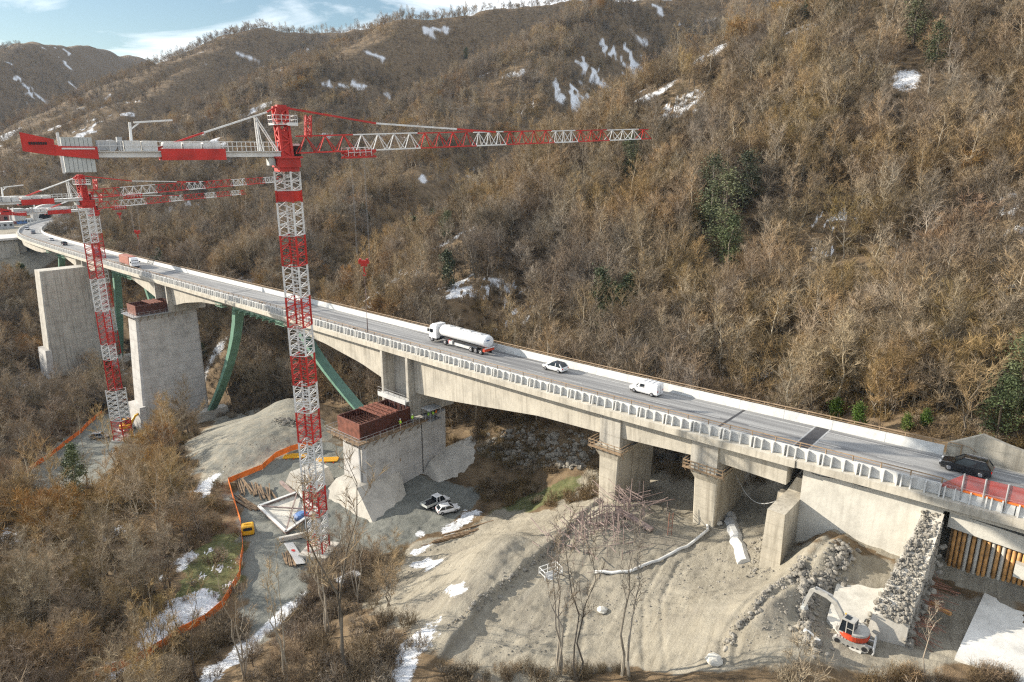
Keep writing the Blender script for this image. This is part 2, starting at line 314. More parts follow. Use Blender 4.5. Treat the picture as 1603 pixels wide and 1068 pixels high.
def spur_h(x, y):
    best = np.full_like(x, -1e3)
    for k, w, P in _SPW:
        for a, b in zip(P[:-1], P[1:]):
            d = b-a; L2 = d[0]**2+d[1]**2
            t = np.clip(((x-a[0])*d[0]+(y-a[1])*d[1])/L2, 0, 1)
            dx, dy = x-a[0]-t*d[0], y-a[1]-t*d[1]
            dd = np.sqrt(dx*dx+dy*dy+w*w); lee = (dx*0.97-dy*0.24)/dd         # +1 on the flank away from the sun
            h = a[2]+t*d[2]-k*(1+0.85*np.clip(lee*1.5, -0.2, 1))*(dd-w*0.8)
            best = np.maximum(best, h)
    return best
def smax(a, b, k):
    m = np.maximum(a, b); return m + k*np.log1p(np.exp(-np.abs(a-b)/k))
def bump(s, n, s0, n0, rs, rn, h, ang=0):
    c, q = math.cos(ang), math.sin(ang); u = ((s-s0)*c+(n-n0)*q)/rs; v = (-(s-s0)*q+(n-n0)*c)/rn
    return h*np.exp(-(u*u+v*v)**1.5)
def ditch(x, y, pts, w, h):
    out = np.zeros_like(x)
    for a, b in zip(pts[:-1], pts[1:]):
        d = (b[0]-a[0], b[1]-a[1]); L2 = d[0]**2+d[1]**2+1e-9
        t = np.clip(((x-a[0])*d[0]+(y-a[1])*d[1])/L2, 0, 1); q = (x-a[0]-t*d[0])**2+(y-a[1]-t*d[1])**2
        out = np.maximum(out, np.exp(-q/(w*w)))
    return out*h
_RUT1 = [(19.1,76.2),(20.2,69.1),(20.8,62.0),(21.3,57.0),(21.3,54.0),(20.1,51.2)]
_RUT2 = [(17.3,77.0),(18.5,68.3),(19.1,61.5),(19.8,57.1),(19.9,54.0),(19.0,51.6)]
_EDGE = [(44.4,39.2),(46.6,48.1),(47.4,58.2),(49.5,69.2),(49.2,78.3)]
_TRK = []
for pts in ([(24,47),(28,53),(32,60),(34,68),(31,77),(28,84)], [(40,42),(38,50),(33,57),(26,62),(23,69)], [(30,41),(35,49),(40,57),(43,66),(42,76)], [(14,47),(21,47.5),(28,46),(36,43)], [(95,34),(94,42),(92,50),(88,58),(80,66),(74,76)], [(108,58),(100,56),(90,54),(80,57),(72,66)]):
    P = np.array(pts, float); T = np.gradient(P, axis=0); T /= np.linalg.norm(T, axis=1)[:,None]; Nn = np.stack([-T[:,1],T[:,0]],1)
    _TRK += [[tuple(q) for q in P+Nn*.95], [tuple(q) for q in P-Nn*.95]]
_CUT = [[(122,52),(128,57),(136,63),(146,70),(152,74)], [(118,62),(126,69),(134,76),(142,84)]]
def height(x, y, detail=True):
    x = np.asarray(x, float); y = np.asarray(y, float); s, n = sn(x, y)
    b = base_h(s, n)
    r = np.hypot(x, y)
    sp = spur_h(x, y)
    big = np.clip((r-110)/200, 0, 1)
    sp = sp + big*(11*fbm(x/95, y/95, 4, 3) + 4*fbm(x/30, y/30, 3, 9))
    hill = np.clip((n-center_n(np.clip(s,-60,548))-9)/22, 0, 1)           # keep the slopes off the deck
    hill = np.maximum(hill, np.clip((s-430)/60, 0, 1)*np.clip((n-140)/30, 0, 1))
    h = np.where(sp > -500, b + (smax(b, sp, 3.0)-b)*hill, b)
    # the road on the far left runs on level ground up to the portals
    # heap of spoil, banks and tracks on the site
    h = h + bump(s, n, 131, 66, 11, 13, 3.4, 0.4) + bump(s, n, 146, 83, 9, 7, 2.2)
    h = h + bump(s, n, 53.5, 57, 3.2, 12, 1.0, -0.35) + bump(s, n, 46, 66, 6, 4, 0.8)
    h = h + bump(s, n, 19.2, 64.5, 2.6, 9, 1.6, 0.08) + bump(s, n, 18.2, 72.5, 3.0, 4, 1.5) + bump(s, n, 15.0, 54.5, 4, 2.0, 1.0)
    near_ = r < 120
    if near_.any():
        sm, nm = s[near_], n[near_]; e_ = np.zeros_like(sm)
        for pts in (_RUT1, _RUT2): e_ += ditch(sm, nm, pts, .42, -.38)+ditch(sm, nm, pts, 1.0, .16)
        for pts in _TRK: e_ += ditch(sm, nm, pts, .30, -.17)+ditch(sm, nm, pts, .62, .07)
        for pts in _CUT: e_ += 1.2*np.clip(np.tanh((nm-np.interp(sm, [p[0] for p in pts], [p[1] for p in pts], left=1e3, right=1e3)-.3*vnoise(sm/1.3, sm*0, 8))/.25), -1, 1)*.5*np.clip(1-np.abs(nm-np.interp(sm, [p[0] for p in pts], [p[1] for p in pts], left=1e3, right=1e3))/6, 0, 1)
        se = np.interp(nm, [p[1] for p in _EDGE], [p[0] for p in _EDGE])+.5*vnoise(nm/1.6, nm*0, 4)+.25*vnoise(nm/.5, nm*0, 5); fade = np.clip((nm-36)/5, 0, 1)*np.clip((80-nm)/4, 0, 1)
        e_ += 1.0/(1+np.exp(-np.clip((sm-se)/.13, -30, 30)))*np.clip(1-(sm-se)/9, 0, 1)*fade*1.0
        h = h.copy(); h[near_] += e_
    # embankment that carries the road to the right of the abutment, held by the wall at n = 76
    emb = np.where((s < 21.6) & (n > 78.6) & (n < 93), DECK-1.2, -1e3)
    h = np.maximum(h, emb)
    if detail:
        rough = np.clip((r-30)/60, 0.35, 1)
        h = h + 0.5*fbm(x/7, y/7, 3, 21)*rough + 0.24*fbm((x*.75-y*.66)/9, (x*.66+y*.75)/1.1, 3, 61)*np.clip(1-(r-120)/60, 0, 1) + 0.26*fbm(x/1.5, y/1.5, 4, 33)*np.clip(1-(r-120)/100, 0, 1)
    return h
def hpt(x, y): return float(height(np.array([x]), np.array([y]))[0])
def ground(px, py, tmax=2500):
    r = ray(px, py); t = np.concatenate([np.arange(25, 200, 0.5), np.arange(200, tmax, 3.0)])
    P = t[:,None]*r; hit = np.nonzero(P[:,2] < height(P[:,0], P[:,1]))[0]
    if len(hit) == 0: return None
    i = hit[0]; a, b = t[max(i-1,0)], t[i]
    q = np.linspace(a, b, 12)[:,None]*r; k = np.nonzero(q[:,2] < height(q[:,0], q[:,1]))[0]
    p = q[k[0]] if len(k) else q[-1]; return Vector(p)
def groundn(pts): return [ground(*p) for p in pts]

# ------------------------------------------------------------------ the ground sheet
def build_ground():
    az = np.concatenate([np.linspace(-180, -60, 70)[:-1], np.linspace(-60, -44, 50)[:-1], np.linspace(-44, 44, 760)[:-1], np.linspace(44, 60, 40)[:-1], np.linspace(60, 180, 60)[:-1]])
    rr = np.concatenate([np.linspace(4, 36, 14)[:-1], np.geomspace(36, 150, 330)[:-1], np.geomspace(150, 2200, 300)[:-1], np.geomspace(2200, 3600, 8)])
    A, RR = np.meshgrid(np.radians(az), rr, indexing='ij')
    X = np.sin(A)*RR; Y = np.cos(A)*RR; Z = height(X, Y)
    na, nr = A.shape
    v = np.stack([X.ravel(), Y.ravel(), Z.ravel()], 1)
    i, j = np.meshgrid(np.arange(na), np.arange(nr-1), indexing='ij'); i2 = (i+1) % na
    f = np.stack([i*nr+j, i*nr+j+1, i2*nr+j+1, i2*nr+j], -1).reshape(-1, 4)
    me = bpy.data.meshes.new('ground'); me.vertices.add(len(v)+1); me.vertices.foreach_set('co', np.concatenate([v.ravel(), [0,0,hpt(0.0,0.0)]]))
    cf = np.array([[na*nr, i*nr, ((i+1)%na)*nr] for i in range(na)])
    loops = np.concatenate([f.ravel(), cf.ravel()]); me.loops.add(len(loops)); me.loops.foreach_set('vertex_index', loops)
    me.polygons.add(len(f)+len(cf)); st = np.concatenate([np.arange(len(f))*4, len(f)*4+np.arange(len(cf))*3])
    me.polygons.foreach_set('loop_start', st); me.polygons.foreach_set('loop_total', np.concatenate([np.full(len(f),4), np.full(len(cf),3)]))
    me.polygons.foreach_set('use_smooth', np.ones(len(f)+len(cf), bool)); me.update(calc_edges=True)
    x = np.concatenate([X.ravel(), [0]]); y = np.concatenate([Y.ravel(), [0]])
    Zn = zones(x, y); a = me.color_attributes.new('zones', 'FLOAT_COLOR', 'POINT'); a.data.foreach_set('color', Zn.ravel().astype(np.float32))
    me.materials.append(ground_mat()); o = bpy.data.objects.new('ground', me); col.objects.link(o); o['kind'] = 'structure'
    return o
def inpoly(x, y, P):
    c = np.zeros(len(x), bool); n = len(P)
    for i in range(n):
        x1, y1 = P[i]; x2, y2 = P[i-1]
        if y1 == y2: continue
        c ^= ((y1 > y) != (y2 > y)) & (x < (x2-x1)*(y-y1)/(y2-y1)+x1)
    return c
def polymask(x, y, P, soft):
    lo = np.min(P, 0)-soft*3; hi = np.max(P, 0)+soft*3; k = np.nonzero((x > lo[0]) & (x < hi[0]) & (y > lo[1]) & (y < hi[1]))[0]
    out = np.zeros(len(x))
    if len(k) == 0: return out
    xx, yy = x[k], y[k]; d = np.full(len(k), 1e9)
    for i in range(len(P)):
        a, b = P[i-1], P[i]; e = b-a; L2 = (e**2).sum()+1e-9
        t = np.clip(((xx-a[0])*e[0]+(yy-a[1])*e[1])/L2, 0, 1); d = np.minimum(d, np.hypot(xx-a[0]-t*e[0], yy-a[1]-t*e[1]))
    sg = np.where(inpoly(xx, yy, P), d, -d) + soft*2.6*fbm(xx/(soft*3), yy/(soft*3), 4, 5)
    out[k] = np.clip(sg/soft*0.5+0.5, 0, 1); return out
def gpoly(pts): return np.array([ground(*p)[:2] for p in pts])
SNP = lambda pts: np.array([W(a, b)[:2] for a, b in pts])
POLY_GRAVEL = gpoly([(1010,800),(1110,800),(1200,830),(1262,872),(1380,872),(1455,905),(1600,930),(1602,1066),(1150,1066),(1000,1052),(860,1066),(740,1066),(690,1010),(650,985),(590,960),(560,905),(700,835),(790,800),(860,790),(960,790)])
POLY_UNDER = SNP([(60,72),(60,88),(30,92),(22,88),(22,74),(40,70)])
POLY_YARD = gpoly([(300,700),(345,660),(440,645),(520,690),(640,740),(750,770),(745,790),(690,830),(600,858),(520,872),(470,915),(440,985),(400,1010),(385,960),(385,880),(362,760),(315,752)])
POLY_YARD2 = gpoly([(32,745),(90,700),(155,650),(195,640),(240,660),(250,690),(205,720),(150,760),(60,775)])
POLY_HEAP = gpoly([(285,700),(335,655),(400,640),(500,645),(520,690),(430,720),(350,755),(310,750)])
POLY_TERR = SNP([(395,70),(440,70),(560,100),(580,190),(500,150),(440,112),(400,112)])
_SNOWP = [[(595,1066),(625,1015),(660,985),(690,968),(700,985),(670,1010),(640,1050),(635,1066)], [(300,1066),(340,1035),(385,1000),(440,950),(475,930),(480,945),(430,985),(380,1030),(345,1066)],
 [(215,985),(265,945),(320,920),(345,930),(335,960),(290,985),(250,1010),(215,1015)], [(120,1066),(175,1030),(205,1040),(190,1066)], [(645,885),(672,872),(690,880),(668,893)], [(700,925),(722,915),(730,926),(708,936)],
 [(690,832),(712,818),(745,797),(750,803),(718,828),(700,838)], [(640,868),(662,852),(690,842),(690,850),(660,864)], [(275,880),(300,862),(310,870),(288,890)], [(160,840),(190,822),(196,832),(172,846)], [(40,838),(15,825),(0,830),(0,850),(30,848)],
 [(300,770),(335,735),(350,742),(318,778)], [(520,905),(560,890),(575,893),(535,915)], [(650,840),(658,828),(664,836)]]
_SNOWE = [(912,165,38,26),(940,130,24,14),(1000,115,26,16),(975,160,22,12),(620,440,26,26),(590,475,24,14),(560,490,16,8),(560,580,22,14),(505,570,14,10),(700,450,24,10),(730,455,24,12),(815,495,18,14),(785,450,22,14),
 (1545,175,14,6),(1556,222,14,6),(1550,262,9,6),(1520,215,9,5),(1580,310,16,8),(1595,330,14,10),(1586,360,12,8),(1570,402,16,7),(1590,447,18,6),(1310,340,16,10),(1290,395,10,8),(1330,545,40,10),(1140,580,10,14),(1245,618,12,6),(1190,590,8,8),(1120,505,14,6),(1050,180,30,18),(1070,160,18,12),
 (1210,255,8,5),(885,540,12,12),(715,370,30,10),(640,250,16,6),(820,170,10,8),(560,135,20,6),(480,80,30,8),(330,130,16,5),(150,185,36,10),(205,160,26,8),(300,320,16,6),(115,110,40,10),(60,150,40,16),(120,205,18,12),(95,330,16,12),(880,455,14,7),(660,520,10,6),(1080,150,16,10),(1575,540,8,4),(930,560,10,6),
 (130,850,10,4),(110,800,8,3),(250,905,10,5),(330,860,10,5),(345,890,14,6),(310,905,10,5),(360,915,10,6),(700,790,4,2),(730,800,6,2)]
_SNP_G = [gpoly(P) for P in _SNOWP]
def _ellip(L, kd): 
    out = []
    for px, py, rx, ry in L:
        p = ground(px, py)
        if p is None: continue
        d = math.hypot(p.x, p.y); q_ = .4 if (py < 85 and px < 210) else .55 if (py < 220 and px < 620) else 1.5 if py < 620 else 1.0; out.append((p.x, p.y, d, rx*q_*d/F, ry*q_*d/F*kd(py), px))
    return out
_SNE_G = _ellip(_SNOWE, lambda py: 1.0 if py < 620 else 1.7)
_GR_G = _ellip([(855,778,80,22),(900,762,40,12),(330,900,50,40),(345,860,40,30),(410,820,30,16),(1190,720,14,8)], lambda py: 1.6)
def zones(x, y):
    s, n = sn(x, y); r = np.hypot(x, y)
    g = np.maximum.reduce([polymask(x, y, POLY_GRAVEL, 1.6), polymask(x, y, POLY_HEAP, 1.5)*0.95, polymask(x, y, POLY_TERR, 4.0)*0.7, polymask(x, y, POLY_UNDER, 1.5)*0.7])
    g = np.maximum(g, np.where((s < 23) & (n > 75) & (n < 89), 0.8, 0))
    yd = np.maximum(polymask(x, y, POLY_YARD, 1.4), polymask(x, y, POLY_YARD2, 2.2))
    yd = np.maximum(yd*(1-polymask(x, y, POLY_HEAP, 1.5)), .5*polymask(x, y, POLY_HEAP, 1.5))
    sno = np.zeros(len(x)); gr = np.zeros(len(x))
    for P in _SNP_G: sno = np.maximum(sno, polymask(x, y, P, 0.7))
    for L, dst, k0, k1, hs in ((_SNE_G, sno, .80, 2.1, .22), (_GR_G, gr, 1.2, .6, 0)):
        for cx, cy, d, a, b, seed in L:
            R_ = 2.6*max(a, b); q = np.nonzero((np.abs(x-cx) < R_) & (np.abs(y-cy) < R_))[0]
            if len(q) == 0: continue
            dx, dy = x[q]-cx, y[q]-cy; e = (-dx*cy+dy*cx)/d/(a*1.1); w2 = (dx*cx+dy*cy)/d/b; rr = np.sqrt(e*e+w2*w2); f = a*hs if hs else 2.5
            m = k0-rr+k1*fbm(dx/f+seed, dy/f, 4, 7); dst[q] = np.maximum(dst[q], np.clip(m*2.2, 0, 1)*(rr < 2.4))
    far = np.clip((r-380)/500, 0, 1)*(x > -640)
    sno = np.maximum(sno, far*np.clip((fbm(x/60, y/60, 5, 77)-0.47)*5, 0, 0.9))
    mid = np.clip((r-120)/100, 0, 1)
    sno = np.maximum(sno, mid*np.clip((fbm(x/26, y/26, 5, 41)-0.40)*7, 0, 0.9))
    return np.stack([g, yd, sno*.74, gr*.85], 1)
def ground_mat():
    m, nd, lk, b = nodes_of('earth'); b.inputs['Roughness'].default_value = 0.95; b.inputs['Specular IOR Level'].default_value = 0.15
    at = nd.new('ShaderNodeAttribute'); at.attribute_name = 'zones'; sep = nd.new('ShaderNodeSeparateColor'); lk.new(at.outputs['Color'], sep.inputs[0])
    g = nd.new('ShaderNodeNewGeometry')
    def noise(sc, det=8, ro=0.62):
        q = nd.new('ShaderNodeTexNoise'); q.inputs['Scale'].default_value = sc; q.inputs['Detail'].default_value = det; q.inputs['Roughness'].default_value = ro
        lk.new(g.outputs['Position'], q.inputs['Vector']); return q.outputs['Fac']
    def streak(wt):                        # patches plus tracks dragged along the site
        mpn = nd.new('ShaderNodeMapping'); mpn.vector_type = 'TEXTURE'; mpn.inputs['Rotation'].default_value = (0,0,R(62)); mpn.inputs['Scale'].default_value = (9,.8,4); lk.new(g.outputs['Position'], mpn.inputs['Vector'])
        q = nd.new('ShaderNodeTexNoise'); q.inputs['Scale'].default_value = 1.0; q.inputs['Detail'].default_value = 8; q.inputs['Roughness'].default_value = .65; q.inputs['Distortion'].default_value = .8; lk.new(mpn.outputs[0], q.inputs['Vector'])
        x = nd.new('ShaderNodeMix'); x.data_type = 'FLOAT'; x.inputs[0].default_value = .45; lk.new(noise(0.22, 12, 0.72), x.inputs[2]); lk.new(q.outputs['Fac'], x.inputs[3])
        y = nd.new('ShaderNodeMix'); y.data_type = 'FLOAT'; y.inputs[0].default_value = .25; lk.new(x.outputs[0], y.inputs[2]); lk.new(noise(5.0, 6, .7), y.inputs[3])
        z = nd.new('ShaderNodeMapRange'); z.inputs['From Min'].default_value = .32; z.inputs['From Max'].default_value = .68; z.inputs['To Min'].default_value = .2; z.inputs['To Max'].default_value = .85; lk.new(y.outputs[0], z.inputs['Value']); return z.outputs[0]
    def mixc(f, a, bb):
        x = nd.new('ShaderNodeMix'); x.data_type = 'RGBA'; lk.new(f, x.inputs['Factor']); lk.new(a, x.inputs['A']); lk.new(bb, x.inputs['B']); return x.outputs['Result']
    lit = ramp(nd, [(0.28, (0.07,0.052,0.034)), (0.42, (0.14,0.10,0.06)), (0.55, (0.195,0.14,0.085)), (0.72, (0.24,0.18,0.11))]); lk.new(noise(0.33), lit.inputs['Fac'])
    gra = ramp(nd, [(0.15, (0.115,0.10,0.08)), (0.38, (0.25,0.224,0.175)), (0.6, (0.36,0.328,0.262)), (0.82, (0.48,0.44,0.36))]); lk.new(streak(0.75), gra.inputs['Fac'])
    damp = ramp(nd, [(0.5, (1,1,1)), (0.66, (.62,.61,.62))]); lk.new(noise(0.11, 9, 0.7), damp.inputs['Fac'])
    gx = nd.new('ShaderNodeMix'); gx.data_type = 'RGBA'; gx.blend_type = 'MULTIPLY'; gx.inputs['Factor'].default_value = 1; lk.new(gra.outputs['Color'], gx.inputs['A']); lk.new(damp.outputs['Color'], gx.inputs['B'])
    yar = ramp(nd, [(0.25, (0.12,0.125,0.11)), (0.5, (0.19,0.195,0.175)), (0.75, (0.27,0.27,0.24))]); lk.new(streak(0.6), yar.inputs['Fac'])
    gras = ramp(nd, [(0.3, (0.08,0.075,0.04)), (0.5, (0.13,0.14,0.06)), (0.7, (0.20,0.18,0.10))]); lk.new(noise(0.9, 8, 0.7), gras.inputs['Fac'])
    snw = ramp(nd, [(0.32, (0.42,0.40,0.37)), (0.42, (0.66,0.68,0.71)), (0.6, (0.80,0.82,0.85))]); lk.new(noise(1.3), snw.inputs['Fac'])
    def edge(sock, sc, amt):                # break the zone edges up
        n = noise(sc, 8, 0.7); a = nd.new('ShaderNodeMath'); a.operation = 'MULTIPLY_ADD'; a.inputs[1].default_value = amt; a.inputs[2].default_value = -amt*0.5; lk.new(n, a.inputs[0])
        c = nd.new('ShaderNodeMath'); c.operation = 'ADD'; lk.new(a.outputs[0], c.inputs[0]); lk.new(sock, c.inputs[1])
        q = nd.new('ShaderNodeMapRange'); q.inputs['From Min'].default_value = 0.35; q.inputs['From Max'].default_value = 0.65; q.interpolation_type = 'SMOOTHSTEP'
        lk.new(c.outputs[0], q.inputs['Value']); return q.outputs[0]
    c = mixc(edge(at.outputs['Alpha'], 0.8, 0.9), lit.outputs[0], gras.outputs[0])
    c = mixc(edge(sep.outputs[0], 0.6, 0.7), c, gx.outputs['Result'])
    c = mixc(edge(sep.outputs[1], 0.6, 0.7), c, yar.outputs[0])
    c = mixc(edge(sep.outputs[2], 2.6, 1.7), c, snw.outputs[0])
    lk.new(c, b.inputs['Base Color'])
    bp = nd.new('ShaderNodeBump'); bp.inputs['Strength'].default_value = 0.9; bp.inputs['Distance'].default_value = 0.30
    lk.new(noise(2.2, 12, 0.8), bp.inputs['Height']); lk.new(bp.outputs[0], b.inputs['Normal'])
    return m
build_ground()
# ------------------------------------------------------------------ viaduct
GIR = [(-10,4.2),(23,4.4),(34,3.9),(47,4.6),(62,5.1),(84,7.7),(92,8.3),(101,8.0),(110,6.0),(123,4.3),(140,3.0),(176,2.9),(188,3.6),(200,5.4),(209,7.4),(220,7.4),(230,5.4),(243,3.2),(277,3.0),(288,4.6),(296,6.2),(306,6.2),(316,4.4),(326,3.0),(356,3.0),(368,4.2),(380,4.6),(430,4.5),(560,4.0)]
def gdep(s): return float(np.interp(s, [g[0] for g in GIR], [g[1] for g in GIR]))
def sweep(prof, s0, s1, step=3.0, caps=True):
    n = max(2, int((s1-s0)/step)+1); ss = np.linspace(s0, s1, n); mb = MB(); rings = []
    for s in ss: rings.append([BP(s, o, dz) for o, dz in (prof(s) if callable(prof) else prof)])
    mb.loft(rings, caps); return mb
S0, S1 = -42.0, 440.0
viaduct = thing('motorway_viaduct', 'long concrete motorway viaduct curving left across the valley between white barriers', 'bridge', W(60, 81, -40))
def vpart(name, mb, m, parent=viaduct, **k):
    o = mb.build(name, m, None, **k); o.parent = parent
    o.matrix_parent_inverse = Matrix.Translation(-Vector(viaduct.location)) if parent is viaduct else Matrix.Identity(4)
    return o
_VI = Matrix.Translation(-Vector(viaduct.location))
vpart('deck_slab', sweep([(-6.1,-0.38),(-6.1,-1.25),(-5.75,-1.3),(-4.6,-1.75),(4.9,-1.75),(6.0,-1.2),(6.0,-0.1),(5.2,-0.1),(5.2,-0.012),(-4.85,-0.012),(-4.85,-0.34)], 23.0, 555), M['conc_deck'])
vpart('approach_slab', sweep([(-6.0,-0.38),(-6.0,-1.2),(6.0,-1.2),(6.0,-0.1),(5.2,-0.1),(5.2,-0.012),(-4.85,-0.012),(-4.85,-0.34)], S0, 22.94), M['conc_deck'])
vpart('asphalt', sweep([(-4.8,0.0),(-4.8,-0.01),(5.1,-0.01),(5.1,0.0)], S0, 555, 2.5), M['asphalt'])
def girder(a, b):
    return sweep(lambda s: [(-4.75,-1.6),(-4.55,-gdep(s)),(4.6,-gdep(s)),(4.75,-1.6)], a, b, 2.0)
for a, b in ((24.2,92.6),(101.2,141.5),(175.5,209.2),(219.5,244),(276,295.2),(304.8,327),(354,428)):
    vpart('girder', girder(a, b), M['conc_deck'])
vpart('girder', sweep([(-4.3,-1.6),(-4.3,-2.3),(4.3,-2.3),(4.3,-1.6)], 141.5, 354, 3), M['conc_deck'])
# solid hollowed column where the girders meet the tall piers
def pier_column(a, b, zb):
    mb = MB()
    q = lambda s0, s1, o0, o1, z0, z1: mb.hexa([BP(s0,o0)+Vector((0,0,z0)), BP(s1,o0)+Vector((0,0,z0)), BP(s1,o1)+Vector((0,0,z0)), BP(s0,o1)+Vector((0,0,z0))],
                                               [BP(s0,o0)+Vector((0,0,z1)), BP(s1,o0)+Vector((0,0,z1)), BP(s1,o1)+Vector((0,0,z1)), BP(s0,o1)+Vector((0,0,z1))])
    q(a+0.1, a+0.75, -6.0, 4.9, zb, -1.3); q(b-0.75, b-0.1, -6.0, 4.9, zb, -1.3); q(a+0.75, b-0.75, -3.4, 4.2, zb, -1.77)
    return mb
for a, b, zb in ((92.6,101.2,-13.0),(209.2,219.5,-9.4),(295.2,304.8,-6.4)): vpart('column', pier_column(a, b, zb), M['conc'])
# low columns on the two near piers
for a, b, zb in ((46.9,50.3,-6.6),(32.6,36.2,-5.9)):
    mb = MB(); mb.hexa([BP(a,-5.0,zb),BP(b,-5.0,zb),BP(b,4.9,zb),BP(a,4.9,zb)], [BP(a,-5.0,-1.7),BP(b,-5.0,-1.7),BP(b,4.9,-1.7),BP(a,4.9,-1.7)]); vpart('column', mb, M['conc'])
# near barrier: a low white wall stiffened outside with brackets
bar = sweep([(-4.83,-0.33),(-4.83,0.9),(-5.01,0.9),(-5.05,-0.33)], 0.5, 552, 3.0)
k = 0; s = 1.2
while s < 545:
    w_ = 0.065
    for ds in (0.0,) if k % 3 else (-0.42, 0.0):
        p, d, n = path_at(s+ds); h0, h1 = -0.38, 0.86
        bar.hexa([BP(s+ds-w_,-5.55,h0),BP(s+ds+w_,-5.55,h0),BP(s+ds+w_,-5.0,h0),BP(s+ds-w_,-5.0,h0)], [BP(s+ds-w_,-5.4,h1),BP(s+ds+w_,-5.4,h1),BP(s+ds+w_,-5.0,h1),BP(s+ds-w_,-5.0,h1)])
    k += 1; s += 1.3
vpart('near_barrier', bar, M['white'])
bar2 = MB()
for i in range(int((552-10.6)/6)):
    a = 10.6+i*6; bar2.add(*(lambda t: (t.v, t.f))(sweep([(5.12,-0.05),(5.16,0.25),(5.28,1.05),(5.28,1.15),(5.45,1.15),(5.45,-0.05)], a, a+5.97, 3)))
far_barrier = vpart('far_barrier', bar2, M['white'])
hr = MB(); pr_ = MB()
for i, s in enumerate(np.arange(9, 420, 2.8)):
    hr.beam(BP(s,-4.93,0.88), BP(s,-4.93,1.5), 0.10); pr_.beam(BP(s,5.62,-0.1), BP(s,5.62,1.55), 0.10)
for a in np.arange(9, 417, 2.8):
    hr.beam(BP(a,-4.93,1.5), BP(a+2.8,-4.93,1.5), 0.09); hr.beam(BP(a,-4.93,1.2), BP(a+2.8,-4.93,1.2), 0.05)
    pr_.beam(BP(a,5.62,1.55), BP(a+2.8,5.62,1.55), 0.10); pr_.beam(BP(a,5.62,1.25), BP(a+2.8,5.62,1.25), 0.05)
hr.beam(BP(9,-4.93,1.5), BP(7.4,-4.93,1.0), 0.09); pr_.tube([BP(9,5.62,1.55), BP(8.2,5.62,1.45), BP(7.6,5.62,1.0)], 0.05, 6)
vpart('near_handrail', hr, M['rail']); vpart('far_handrail', pr_, M['rail'])
# lane markings, expansion joints
def dash(o, w, a, b): return sweep([(o-w/2,0.004),(o-w/2,0.0045),(o+w/2,0.0045),(o+w/2,0.004)], a, b, 2.5)
for o in (-3.75, 3.95): vpart('edge_line', dash(o, 0.16, S0, 552), M['line'])
for i in range(64):
    a = -40+i*7.5; vpart('lane_line', dash(0.1, 0.15, a, a+3.6), M['line'])
JR = mat('joint_rubber', (0.035,0.035,0.04), 0.6)
for s, w in ((23.6,0.75),(33.8,0.18),(141.5,0.3),(175.5,0.3)):
    t = sweep([(-4.7,0.008),(-4.7,0.0095),(5.0,0.0095),(5.0,0.008)], s-w, s+w, 0.5); vpart('expansion_joint', t, JR)
for s in (22.7, 24.5):
    t = sweep([(-4.7,0.010),(-4.7,0.0115),(5.0,0.0115),(5.0,0.010)], s-0.09, s+0.09, 0.1); vpart('joint_edge', t, M['steel'])
# manhole-like drains and sign posts on the near rail
for s in (152.0, 112.0):
    mb = MB(); mb.beam(BP(s,-4.3,0.0), BP(s,-4.3,1.0), 0.5, 0.4); vpart('traffic_beacon', mb, M['dark'])

